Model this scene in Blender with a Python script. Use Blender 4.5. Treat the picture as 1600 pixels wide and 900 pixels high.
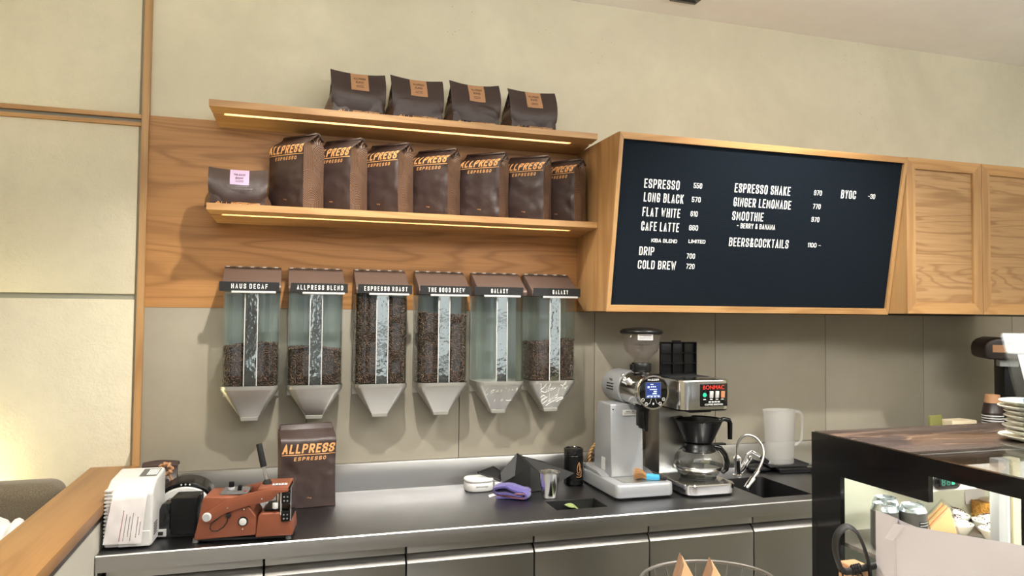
import bpy, bmesh, math, random
from mathutils import Vector, Matrix, Euler, noise
S = bpy.context.scene
for o in list(bpy.data.objects): bpy.data.objects.remove(o)
COL = S.collection
PI = math.pi

# ------------------------------------------------------------------ camera
cam_d = bpy.data.cameras.new('camera'); cam = bpy.data.objects.new('camera', cam_d); COL.objects.link(cam)
YAW, PITCH, ROLL, FPX = 0.30205, 0.0358035, -0.0094244, 1147.44
cy_, sy_, cp_, sp_ = math.cos(YAW), math.sin(YAW), math.cos(PITCH), math.sin(PITCH)
fwd = Vector((sy_*cp_, cy_*cp_, sp_)); rgt = Vector((cy_, -sy_, 0)); dwn = -(rgt.cross(fwd))
cr_, sr_ = math.cos(ROLL), math.sin(ROLL)
r2 = rgt*cr_ + dwn*sr_; d2 = -rgt*sr_ + dwn*cr_
mw = Matrix.Identity(4)
for i in range(3):
    mw[i][0] = r2[i]; mw[i][1] = -d2[i]; mw[i][2] = -fwd[i]
mw.translation = (0, -3.0, 1.553)
cam.matrix_world = mw
cam_d.sensor_fit = 'HORIZONTAL'; cam_d.sensor_width = 36; cam_d.lens = 36*FPX/1600
cam_d.clip_start = 0.05
S.camera = cam

# ------------------------------------------------------------------ colour management, world, lights
S.view_settings.view_transform = 'Standard'; S.view_settings.look = 'None'
S.view_settings.exposure = -0.08; S.view_settings.gamma = 1; S.view_settings.use_curve_mapping = False

def C(r, g, b):
    f = lambda c: (c/255/12.92) if c/255 <= .04045 else ((c/255+.055)/1.055)**2.4
    return (f(r), f(g), f(b), 1)

W = bpy.data.worlds.new('world'); S.world = W; W.use_nodes = True
W.node_tree.nodes['Background'].inputs[0].default_value = (0.93, 0.97, 1.0, 1)
W.node_tree.nodes['Background'].inputs[1].default_value = 0.95

def light(name, kind, loc, energy, color, aim=None, **kw):
    d = bpy.data.lights.new(name, kind); d.energy = energy; d.color = color
    for k, v in kw.items(): setattr(d, k, v)
    o = bpy.data.objects.new(name, d); COL.objects.link(o); o.location = loc
    if aim is not None:
        o.rotation_euler = (Vector(aim)-Vector(loc)).to_track_quat('-Z', 'Y').to_euler()
    return o
WARM = (1.0, 0.96, 0.88)
# ceiling downlights in front of the bar
for i, (x, y) in enumerate([(0.32, -1.15), (1.95, -1.20)]):
    light('downlight', 'SPOT', (x, y, 2.93), 190, WARM, (x, y+0.45, 0), spot_size=1.85, spot_blend=0.6, shadow_soft_size=0.03)
# added overhead fill lights, wide and soft, lifting ambient and the right-hand tiles
for x, y, e in [(-1.3, -3.7, 10), (2.9, -3.3, 62), (0.2, -5.4, 12)]:
    light('fill_overhead', 'AREA', (x, y, 2.93), e, (1.0, 1.0, 0.98), (x, y, 0), shape='RECTANGLE', size=2.4, size_y=0.7)
# added uplight on the room side, a fill to brighten the ceiling
light('fill_uplight', 'AREA', (1.3, -3.1, 2.2), 210, (1.0, 1.0, 0.96), (1.3, -2.9, 5), shape='RECTANGLE', size=5.0, size_y=0.5)

# ------------------------------------------------------------------ materials
MATS = {}
def nt(name):
    m = bpy.data.materials.new(name); m.use_nodes = True
    return m, m.node_tree, m.node_tree.nodes['Principled BSDF']
def N(t, kind, **kw):
    n = t.nodes.new(kind)
    for k, v in kw.items(): setattr(n, k, v)
    return n
def L(t, a, b): t.links.new(a, b)
def math_n(t, op, a, b=None, c=None):
    n = N(t, 'ShaderNodeMath', operation=op)
    for i, q in enumerate((a, b, c)):
        if q is None: continue
        if isinstance(q, (int, float)): n.inputs[i].default_value = q
        else: L(t, q, n.inputs[i])
    return n.outputs[0]
def coords(t, scale=(1, 1, 1), out='Object', loc=(0, 0, 0)):
    tc = N(t, 'ShaderNodeTexCoord'); mp = N(t, 'ShaderNodeMapping')
    mp.inputs['Scale'].default_value = scale; mp.inputs['Location'].default_value = loc
    L(t, tc.outputs[out], mp.inputs[0]); return mp.outputs[0]
def noise_n(t, vec, scale, detail=4, rough=.55, dist=0):
    n = N(t, 'ShaderNodeTexNoise'); n.inputs['Scale'].default_value = scale; n.inputs['Detail'].default_value = detail
    n.inputs['Roughness'].default_value = rough; n.inputs['Distortion'].default_value = dist
    L(t, vec, n.inputs['Vector']); return n.outputs['Fac']
def ramp(t, fac, stops):
    n = N(t, 'ShaderNodeValToRGB'); e = n.color_ramp.elements
    while len(e) < len(stops): e.new(0.5)
    for q, (p, c) in zip(e, stops): q.position = p; q.color = c
    L(t, fac, n.inputs[0]); return n.outputs[0]
def mixc(t, fac, a, b, blend='MIX'):
    n = N(t, 'ShaderNodeMix', data_type='RGBA', blend_type=blend)
    for i, q in ((0, fac), (6, a), (7, b)):
        if isinstance(q, (int, float)): n.inputs[i].default_value = q
        elif isinstance(q, tuple): n.inputs[i].default_value = q
        else: L(t, q, n.inputs[i])
    return n.outputs[2]
def bump(t, b, h, strength=.2, dist=.01):
    n = N(t, 'ShaderNodeBump'); n.inputs['Strength'].default_value = strength; n.inputs['Distance'].default_value = dist
    L(t, h, n.inputs['Height']); L(t, n.outputs[0], b.inputs['Normal'])

def plain(name, col, rough=.5, metal=0.0, nz=0, ns=60, coat=0, spec=.5, var=0):
    m, t, b = nt(name)
    b.inputs['Base Color'].default_value = col; b.inputs['Roughness'].default_value = rough
    b.inputs['Metallic'].default_value = metal; b.inputs['Coat Weight'].default_value = coat
    b.inputs['Specular IOR Level'].default_value = spec
    v = coords(t)
    f = noise_n(t, v, ns)
    if var:
        k = tuple(c*(1-var) for c in col[:3])+(1,)
        L(t, ramp(t, f, [(.35, k), (.65, col)]), b.inputs['Base Color'])
    if nz: bump(t, b, f, nz, .004)
    MATS[name] = m; return m
def emis(name, col, s):
    m, t, b = nt(name); b.inputs['Base Color'].default_value = (0, 0, 0, 1)
    b.inputs['Emission Color'].default_value = col; b.inputs['Emission Strength'].default_value = s
    MATS[name] = m; return m
def wood(name, light_, dark, axis='X', scale=1.0, rough=.42, rings=9, loc=(0, 0, 0), pw=2.5):
    m, t, b = nt(name)
    a = {'X': (.55, 5, 5), 'Y': (5, .55, 5), 'Z': (5, 5, .55)}[axis]
    f = {'X': (3, 170, 170), 'Y': (170, 3, 170), 'Z': (170, 170, 3)}[axis]
    v = coords(t, tuple(q*scale for q in a), loc=loc)
    n1 = noise_n(t, v, 1.0, 3, .5, .35)
    ring = math_n(t, 'SINE', math_n(t, 'MULTIPLY', n1, rings*2*PI))
    ring = math_n(t, 'POWER', math_n(t, 'MULTIPLY_ADD', ring, .5, .5), pw)
    n2 = noise_n(t, coords(t, f), 1.0, 3, .6)
    n3 = noise_n(t, v, .5, 2)
    c = mixc(t, math_n(t, 'MULTIPLY', ring, .7), light_, dark)
    c = mixc(t, ramp(t, n2, [(.42, (0, 0, 0, 1)), (.75, (.5, .5, .5, 1))]), c, dark)
    c = mixc(t, ramp(t, n3, [(.3, (0, 0, 0, 1)), (.8, (.35, .35, .35, 1))]), c, tuple(q*1.12 for q in light_[:3])+(1,))
    L(t, c, b.inputs['Base Color']); b.inputs['Roughness'].default_value = rough
    bump(t, b, n2, .06, .002)
    MATS[name] = m; return m
def plaster(name, c1, c2, rough=.75, fine=.35, sc=1.0, pits=False):
    m, t, b = nt(name)
    v = coords(t)
    big = noise_n(t, v, 1.6*sc, 5, .6, .4); med = noise_n(t, v, 14*sc, 6, .6); fi = noise_n(t, v, 90*sc, 3)
    c = ramp(t, big, [(.3, c1), (.7, c2)])
    c = mixc(t, ramp(t, med, [(.45, (0, 0, 0, 1)), (.8, (.3, .3, .3, 1))]), c, tuple(q*.9 for q in c1[:3])+(1,))
    if pits:
        vo = N(t, 'ShaderNodeTexVoronoi'); vo.inputs['Scale'].default_value = 42; L(t, v, vo.inputs['Vector'])
        spot = math_n(t, 'LESS_THAN', vo.outputs['Distance'], .085)
        zone = math_n(t, 'GREATER_THAN', noise_n(t, v, 1.9, 2, .5), .60)
        c = mixc(t, math_n(t, 'MULTIPLY', math_n(t, 'MULTIPLY', spot, zone), .55), c, C(96, 86, 66))
    L(t, c, b.inputs['Base Color']); b.inputs['Roughness'].default_value = rough
    h = math_n(t, 'ADD', math_n(t, 'MULTIPLY', med, .6), math_n(t, 'MULTIPLY', fi, .25))
    bump(t, b, h, fine, .01)
    MATS[name] = m; return m
def steel(name, col, rough=.3, aniso=.6, tang=(1, 0, 0), streak=(2, 160, 160), amt=.10):
    m, t, b = nt(name)
    b.inputs['Metallic'].default_value = 1; b.inputs['Base Color'].default_value = col
    n = noise_n(t, coords(t, streak), 1.0, 3, .6)
    n2 = noise_n(t, coords(t), 6, 4)
    r = math_n(t, 'ADD', math_n(t, 'MULTIPLY', n2, .14), math_n(t, 'MULTIPLY_ADD', n, amt, rough-.12))
    L(t, r, b.inputs['Roughness'])
    b.inputs['Anisotropic'].default_value = aniso
    if aniso:
        cx = N(t, 'ShaderNodeCombineXYZ')
        for i in range(3): cx.inputs[i].default_value = tang[i]
        L(t, cx.outputs[0], b.inputs['Tangent'])
    bump(t, b, n, .04, .001)
    MATS[name] = m; return m
def clear(name, tint=(1, 1, 1, 1), refl=1.0, rough=.02, haze=0.0, hcol=(1, 1, 1, 1), ior=1.45):
    m = bpy.data.materials.new(name); m.use_nodes = True; t = m.node_tree; t.nodes.clear()
    out = N(t, 'ShaderNodeOutputMaterial'); tr = N(t, 'ShaderNodeBsdfTransparent'); gl = N(t, 'ShaderNodeBsdfGlossy')
    tr.inputs[0].default_value = tint; gl.inputs['Roughness'].default_value = rough
    fr = N(t, 'ShaderNodeLayerWeight'); fr.inputs['Blend'].default_value = .5
    fq = math_n(t, 'MULTIPLY_ADD', math_n(t, 'POWER', fr.outputs['Facing'], 4.0), .7, .035)
    mx = N(t, 'ShaderNodeMixShader'); L(t, math_n(t, 'MULTIPLY', fq, refl), mx.inputs[0])
    src = tr.outputs[0]
    if haze:
        df = N(t, 'ShaderNodeBsdfDiffuse'); df.inputs[0].default_value = hcol
        ms = N(t, 'ShaderNodeAddShader')
        tl = N(t, 'ShaderNodeBsdfTranslucent'); tl.inputs[0].default_value = hcol
        ms2 = N(t, 'ShaderNodeMixShader'); ms2.inputs[0].default_value = .4; L(t, df.outputs[0], ms2.inputs[1]); L(t, tl.outputs[0], ms2.inputs[2])
        mh = N(t, 'ShaderNodeMixShader'); mh.inputs[0].default_value = haze
        L(t, tr.outputs[0], mh.inputs[1]); L(t, ms2.outputs[0], mh.inputs[2]); src = mh.outputs[0]
        t.nodes.remove(ms)
    L(t, src, mx.inputs[1]); L(t, gl.outputs[0], mx.inputs[2]); L(t, mx.outputs[0], out.inputs[0])
    MATS[name] = m; return m

wood('oak', C(184, 142, 92), C(148, 104, 59), 'X', 1.0, .42, 8)
wood('oak_panel', C(172, 124, 72), C(130, 86, 42), 'X', .8, .45, 15, (3.1, 0, .4), 4)
wood('oak_vert', C(176, 138, 92), C(144, 102, 62), 'Z', 1.0, .42, 7)
wood('oak_depth', C(154, 111, 62), C(126, 86, 44), 'Y', 1.0, .42, 7)
wood('oak_door', C(172, 136, 94), C(130, 92, 56), 'X', 1.7, .45, 11, (.7, .2, .3), 4)
plaster('plaster', C(203, 196, 173), C(220, 213, 190), .8, .25, 1.0, pits=True)
plaster('plaster_rough', C(200, 193, 170), C(214, 207, 184), .8, .75, 1.1)
plaster('ceiling_paint', C(240, 234, 226), C(246, 241, 234), .85, .1)
plaster('tile', C(143, 136, 121), C(155, 148, 133), .45, .08, .8)
plaster('grey_panel', C(186, 182, 170), C(198, 194, 182), .55, .08, .8)
plaster('floor_stone', C(138, 138, 138), C(158, 158, 158), .4, .1)
plain('gap_dark', C(58, 52, 42), .8)
plain('gap_grey', C(150, 148, 132), .7)
steel('steel_sink', C(88, 88, 90), .38, 0)
steel('steel_top', C(140, 140, 143), .40, .7, (1, 0, 0))
steel('steel_front', C(184, 182, 180), .32, .7, (1, 0, 0))
steel('steel_splash', C(188, 187, 186), .32, .7, (1, 0, 0))
steel('steel_satin', C(200, 198, 192), .42, 0)
steel('steel_polish', C(215, 214, 212), .16, .5, (0, 0, 1), (120, 120, 2))
plain('chrome', C(235, 235, 235), .07, 1.0)
plain('mirror', C(206, 212, 206), .07, 1.0, .5, 9)
plain('black_plastic', C(13, 13, 14), .32, spec=.3)
plain('black_gloss', C(10, 10, 11), .12, coat=.3)
plain('black_matte', C(13, 13, 14), .6)
plain('black_rubber', C(18, 18, 18), .8)
plain('white_plastic', C(202, 201, 199), .35)
plain('white_matte', C(222, 216, 216), .7)
plain('white_ink', C(245, 245, 242), .6)
plain('grey_plastic', C(172, 173, 174), .42, .0)
plain('grey_paint', C(164, 166, 170), .34, .35)
plain('grey_dark', C(92, 92, 92), .5)
plain('ink_grey', C(110, 105, 105), .8)
plain('ink_red', C(160, 70, 70), .8)
plain('ink_brown', C(66, 46, 36), .8)
plain('tan_label', C(172, 128, 92), .6)
plain('tan_ink', C(214, 158, 100), .45)
plain('lavender_label', C(176, 152, 182), .6)
plain('brown_bag', C(56, 41, 38), .44, 0, .3, 38, spec=.5)
plain('brown_bag_dark', C(44, 33, 30), .4, 0, .2, 38)
plain('brown_metal', C(112, 94, 86), .42, .45)
plain('copper_paint', C(142, 81, 58), .36, .25, .05, 300)
plain('white_led', C(255, 250, 240), .5)
# ------------------------------------------------------------------ pattern materials
def gusset_mat():
    m, t, b = nt('gusset_print')
    tc = N(t, 'ShaderNodeTexCoord'); sp = N(t, 'ShaderNodeSeparateXYZ'); L(t, tc.outputs['Object'], sp.inputs[0])
    y, z = sp.outputs[1], sp.outputs[2]
    def dist(cy, cz):
        return math_n(t, 'SQRT', math_n(t, 'ADD', math_n(t, 'POWER', math_n(t, 'ADD', y, -cy), 2.0), math_n(t, 'POWER', math_n(t, 'ADD', z, -cz), 2.0)))
    k = 2*PI/.0060
    lin = math_n(t, 'SINE', math_n(t, 'MULTIPLY', y, k))
    d1 = dist(-.02, .085); r1 = math_n(t, 'SINE', math_n(t, 'MULTIPLY', d1, k))
    d2 = dist(.05, .20); r2_ = math_n(t, 'SINE', math_n(t, 'MULTIPLY', d2, k))
    m1 = math_n(t, 'LESS_THAN', d1, .062); m2 = math_n(t, 'LESS_THAN', d2, .055)
    def sel(f, a, c): 
        return math_n(t, 'ADD', math_n(t, 'MULTIPLY', a, math_n(t, 'SUBTRACT', 1.0, f)), math_n(t, 'MULTIPLY', c, f))
    s = sel(m1, sel(m2, lin, r2_), r1)
    mask = math_n(t, 'GREATER_THAN', s, .55)
    c = mixc(t, mask, C(64, 48, 43), C(148, 112, 83))
    L(t, c, b.inputs['Base Color']); b.inputs['Roughness'].default_value = .42
    bump(t, b, noise_n(t, coords(t), 38), .2, .004)
    MATS['gusset_print'] = m
gusset_mat()
def felt_mat():
    m, t, b = nt('letter_felt')
    tc = N(t, 'ShaderNodeTexCoord'); sp = N(t, 'ShaderNodeSeparateXYZ'); L(t, tc.outputs['Object'], sp.inputs[0])
    k = 2*PI/.0066
    a = math_n(t, 'SINE', math_n(t, 'MULTIPLY', sp.outputs[0], k)); c_ = math_n(t, 'SINE', math_n(t, 'MULTIPLY', sp.outputs[2], k))
    d = math_n(t, 'GREATER_THAN', math_n(t, 'MULTIPLY_ADD', math_n(t, 'ADD', a, c_), .5, 0), .42)
    col = mixc(t, d, C(23, 30, 38), C(5, 7, 9))
    L(t, col, b.inputs['Base Color']); b.inputs['Roughness'].default_value = .95
    b.inputs['Specular IOR Level'].default_value = .08
    bump(t, b, d, -.5, .002)
    MATS['letter_felt'] = m
felt_mat()
def marble_mat():
    m, t, b = nt('brown_marble')
    v = coords(t, (.7, 5, 1))
    n = noise_n(t, v, 1.3, 7, .6, .5)
    vein = math_n(t, 'ABSOLUTE', math_n(t, 'ADD', n, -.52))
    c = ramp(t, noise_n(t, coords(t, (2, 9, 1)), 3, 6), [(.3, C(64, 55, 52)), (.7, C(92, 80, 76))])
    c = mixc(t, ramp(t, vein, [(0, (.8, .8, .8, 1)), (.018, (0, 0, 0, 1))]), c, C(140, 116, 102))
    L(t, c, b.inputs['Base Color']); b.inputs['Roughness'].default_value = .14
    MATS['brown_marble'] = m
marble_mat()
def fabric_mat(name, c1, c2, sc=420):
    m, t, b = nt(name)
    n = noise_n(t, coords(t, (1, 1, 1)), sc, 2); n2 = noise_n(t, coords(t), 30, 4)
    c = ramp(t, n, [(.35, c1), (.65, c2)])
    L(t, mixc(t, math_n(t, 'MULTIPLY', n2, .3), c, c1), b.inputs['Base Color']); b.inputs['Roughness'].default_value = .9
    b.inputs['Sheen Weight'].default_value = .3
    bump(t, b, n, .4, .002); MATS[name] = m
fabric_mat('bench_fabric', C(80, 71, 56), C(108, 96, 77), 300)
fabric_mat('purple_cloth', C(70, 62, 122), C(92, 82, 150), 500)
fabric_mat('white_cloth', C(216, 214, 212), C(236, 234, 232), 300)
def bean_mat():
    m, t, b = nt('roasted_bean')
    v = coords(t)
    vo = N(t, 'ShaderNodeTexVoronoi'); vo.inputs['Scale'].default_value = 110; L(t, v, vo.inputs['Vector'])
    sp = N(t, 'ShaderNodeSeparateColor'); L(t, vo.outputs['Color'], sp.inputs[0])
    L(t, ramp(t, sp.outputs[0], [(.1, C(46, 32, 25)), (.9, C(96, 70, 55))]), b.inputs['Base Color'])
    b.inputs['Roughness'].default_value = .42; MATS['roasted_bean'] = m
bean_mat()
clear('hopper_glass', (.955, .98, .972, 1), 1.0, .02)
clear('clear_glass', (.97, .98, .98, 1), .9, .02)
clear('case_glass', (.985, .995, .985, 1), .12, .01)
clear('acrylic', (.96, .975, .98, 1), 1.0, .03)
clear('smoky_plastic', (.90, .88, .87, 1), .8, .04, .05, (.75, .72, .70, 1))
clear('frosted_plastic', (.95, .95, .95, 1), 0.6, .25, .20, (.93, .93, .92, 1))
clear('clear_film', (.97, .98, .98, 1), 1.1, .08, .06)
emis('led_warm', (1.0, .88, .68, 1), 20)
emis('led_yellow', (1.0, .88, .46, 1), 270)
emis('led_white', (1.0, .98, .86, 1), 60)
emis('screen_blue', (.02, .055, .30, 1), 1.0)
emis('screen_white', (.75, .88, 1, 1), 1.6)
emis('lamp_green', (.03, .85, .45, 1), 1.1)
emis('lamp_orange', (1, .42, .2, 1), .9)

# ------------------------------------------------------------------ builders
def rotm(rot):
    if rot is None: return Matrix.Identity(3)
    if isinstance(rot, Matrix): return rot.to_3x3()
    return Euler(rot).to_matrix()
class MB:
    def __init__(s): s.v = []; s.f = []; s.mi = []
    def add(s, v, f, m=0):
        k = len(s.v); s.v += [tuple(q) for q in v]; s.f += [tuple(i+k for i in q) for q in f]; s.mi += [m]*len(f); return s
    def bm(s, bm_, m=0):
        bm_.verts.ensure_lookup_table()
        for i, v in enumerate(bm_.verts): v.index = i
        return s.add([v.co[:] for v in bm_.verts], [[v.index for v in f.verts] for f in bm_.faces], m)
    def hull(s, verts, faces, bevel=0, seg=3, m=0, ang=25):
        b = bmesh.new(); vs = [b.verts.new(q) for q in verts]
        for f in faces:
            try: b.faces.new([vs[i] for i in f])
            except ValueError: pass
        bmesh.ops.recalc_face_normals(b, faces=b.faces[:])
        if bevel:
            es = [e for e in b.edges if len(e.link_faces) == 2 and e.calc_face_angle(0) > math.radians(ang)]
            bmesh.ops.bevel(b, geom=es, offset=bevel, segments=seg, profile=.5, affect='EDGES', clamp_overlap=True)
        s.bm(b, m); b.free(); return s
    def box(s, c, d, rot=None, bevel=0, seg=3, m=0):
        R = rotm(rot); c = Vector(c); v = []
        for z in (-.5, .5):
            for x, y in ((-.5, -.5), (.5, -.5), (.5, .5), (-.5, .5)):
                v.append(c + R @ Vector((x*d[0], y*d[1], z*d[2])))
        return s.hull(v, [(0, 3, 2, 1), (4, 5, 6, 7), (0, 1, 5, 4), (1, 2, 6, 5), (2, 3, 7, 6), (3, 0, 4, 7)], bevel, seg, m)
    def bb(s, x0, x1, y0, y1, z0, z1, bevel=0, seg=3, m=0):
        return s.box(((x0+x1)/2, (y0+y1)/2, (z0+z1)/2), (x1-x0, y1-y0, z1-z0), None, bevel, seg, m)
    def prism(s, poly, a0, a1, axis='Y', bevel=0, seg=3, m=0, ang=25):
        n = len(poly)
        def p(u, w, a): return {'Y': (u, a, w), 'X': (a, u, w), 'Z': (u, w, a)}[axis]
        v = [p(u, w, a0) for u, w in poly] + [p(u, w, a1) for u, w in poly]
        f = [tuple(range(n)), tuple(range(2*n-1, n-1, -1))] + [(i, i+n, (i+1) % n+n, (i+1) % n) for i in range(n)]
        return s.hull(v, f, bevel, seg, m, ang)
    def lathe(s, prof, n=32, c=(0, 0, 0), rot=None, m=0, sx=1, sy=1):
        R = rotm(rot); c = Vector(c); v = []; f = []; rows = []
        for r, z in prof:
            if r < 1e-6: rows.append([len(v)]); v.append(c + R @ Vector((0, 0, z)))
            else:
                rows.append(list(range(len(v), len(v)+n)))
                for i in range(n):
                    a = 2*PI*i/n; v.append(c + R @ Vector((r*math.cos(a)*sx, r*math.sin(a)*sy, z)))
        for A, B in zip(rows, rows[1:]):
            if len(A) == 1 and len(B) == 1: continue
            for i in range(n):
                j = (i+1) % n
                if len(A) == 1: f.append((A[0], B[j], B[i]))
                elif len(B) == 1: f.append((A[i], A[j], B[0]))
                else: f.append((A[i], A[j], B[j], B[i]))
        return s.add(v, f, m)
    def cyl(s, p0, p1, r0, r1=None, n=24, m=0, bev=0):
        p0, p1 = Vector(p0), Vector(p1); r1 = r0 if r1 is None else r1; d = p1-p0; h = d.length
        R = d.to_track_quat('Z', 'Y').to_matrix()
        pr = [(0, 0), (r0, 0), (r1, h), (0, h)] if not bev else [(0, 0), (r0-bev, 0), (r0-bev*.3, bev*.3), (r0, bev), (r1, h-bev), (r1-bev*.3, h-bev*.3), (r1-bev, h), (0, h)]
        return s.lathe(pr, n, p0, R, m)
    def tube(s, path, r, n=10, closed=False, m=0, flat=1.0, up=None):
        P = [Vector(p) for p in path]; k = len(P); v = []; f = []; prev = None
        for i in range(k):
            a = P[(i-1) % k] if (closed or i) else P[0]; b = P[(i+1) % k] if (closed or i < k-1) else P[-1]
            d = (b-a).normalized()
            if prev is None:
                u = Vector(up) if up else (Vector((0, 0, 1)) if abs(d.z) < .9 else Vector((1, 0, 0)))
            else: u = prev
            u = (u - d*u.dot(d)).normalized(); w = d.cross(u); prev = u
            rr = r[i] if isinstance(r, (list, tuple)) else r
            for j in range(n):
                t = 2*PI*j/n; v.append(P[i] + u*math.cos(t)*rr + w*math.sin(t)*rr*flat)
        for i in range(k if closed else k-1):
            for j in range(n):
                q = (i+1) % k
                f.append((i*n+j, i*n+(j+1) % n, q*n+(j+1) % n, q*n+j))
        if not closed: f += [tuple(range(n-1, -1, -1)), tuple((k-1)*n+j for j in range(n))]
        return s.add(v, f, m)
    def grid(s, fn, nu, nv, m=0, flip=False):
        v = [fn(i/nu, j/nv) for j in range(nv+1) for i in range(nu+1)]; f = []
        for j in range(nv):
            for i in range(nu):
                a = j*(nu+1)+i; q = (a, a+1, a+nu+2, a+nu+1); f.append(q[::-1] if flip else q)
        return s.add(v, f, m)
    def build(s, name, mats, parent=None, angle=42, loc=None, weld=False):
        me = bpy.data.meshes.new(name); me.from_pydata(s.v, [], s.f)
        if not isinstance(mats, (list, tuple)): mats = [mats]
        for q in mats: me.materials.append(MATS[q])
        me.polygons.foreach_set('material_index', s.mi)
        b = bmesh.new(); b.from_mesh(me)
        if weld: bmesh.ops.remove_doubles(b, verts=b.verts[:], dist=1e-5)
        bmesh.ops.recalc_face_normals(b, faces=b.faces[:]); b.to_mesh(me); b.free()
        me.polygons.foreach_set('use_smooth', [True]*len(me.polygons))
        me.set_sharp_from_angle(angle=math.radians(angle)); me.update()
        o = bpy.data.objects.new(name, me); COL.objects.link(o)
        if parent is not None: o.parent = parent
        if loc is not None: o.location = loc
        return o
def arc(cx, cy, r, a0, a1, n):
    return [(cx+r*math.cos(math.radians(a0+(a1-a0)*i/n)), cy+r*math.sin(math.radians(a0+(a1-a0)*i/n))) for i in range(n+1)]
def rrect(x0, x1, y0, y1, r, n=6):
    return arc(x1-r, y1-r, r, 0, 90, n)+arc(x0+r, y1-r, r, 90, 180, n)+arc(x0+r, y0+r, r, 180, 270, n)+arc(x1-r, y0+r, r, 270, 360, n)
def tag(o, label, cat, group=None, kind=None):
    o['label'] = label; o['category'] = cat
    if group: o['group'] = group
    if kind: o['kind'] = kind
    return o
def thing(name, label, cat, loc=(0, 0, 0), rz=0, group=None):
    o = bpy.data.objects.new(name, None); COL.objects.link(o); o.empty_display_size = .05
    o.location = loc; o.rotation_euler = (0, 0, rz); return tag(o, label, cat, group)
def struct(mb, name, mats, **k):
    o = mb.build(name, mats, **k); o['kind'] = 'structure'; return o
def text2d(body, width=None, height=None, bold=0.0, shear=0.0, extrude=0.0, spacing=1.0, cuts=0):
    """flat lettering: vertices (u right, v up, w towards the reader) centred on 0, and faces"""
    c = bpy.data.curves.new('lettering', 'FONT'); c.body = body; c.size = 1; c.offset = bold; c.shear = shear
    c.space_character = spacing; c.resolution_u = 3
    o = bpy.data.objects.new('lettering', c); COL.objects.link(o)
    me = bpy.data.meshes.new_from_object(o.evaluated_get(bpy.context.evaluated_depsgraph_get()))
    bpy.data.objects.remove(o); bpy.data.curves.remove(c)
    b = bmesh.new(); b.from_mesh(me); bpy.data.meshes.remove(me)
    if cuts:
        bmesh.ops.triangulate(b, faces=b.faces[:])
        for _ in range(cuts):
            L_ = [e for e in b.edges if e.calc_length() > .12]
            if L_: bmesh.ops.subdivide_edges(b, edges=L_, cuts=1); bmesh.ops.triangulate(b, faces=b.faces[:])
    xs = [v.co.x for v in b.verts]; ys = [v.co.y for v in b.verts]
    x0, x1, y0, y1 = min(xs), max(xs), min(ys), max(ys)
    kx = width/(x1-x0) if width else height/(y1-y0); ky = height/(y1-y0) if height else kx
    for v in b.verts: v.co = ((v.co.x-(x0+x1)/2)*kx, (v.co.y-(y0+y1)/2)*ky, 0)
    if extrude:
        r = bmesh.ops.extrude_face_region(b, geom=b.faces[:])
        for e in r['geom']:
            if isinstance(e, bmesh.types.BMVert): e.co.z = extrude
    b.verts.ensure_lookup_table()
    for i, v in enumerate(b.verts): v.index = i
    vs = [v.co[:] for v in b.verts]; fs = [[v.index for v in f.verts] for f in b.faces]; b.free()
    return vs, fs
def put_text(mb, body, c, u=(1, 0, 0), v=(0, 0, 1), m=0, **k):
    vs, fs = text2d(body, **k); c, u, v = Vector(c), Vector(u), Vector(v); w = u.cross(v)
    return mb.add([c+u*a+v*b_+w*d for a, b_, d in vs], fs, m)
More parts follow.
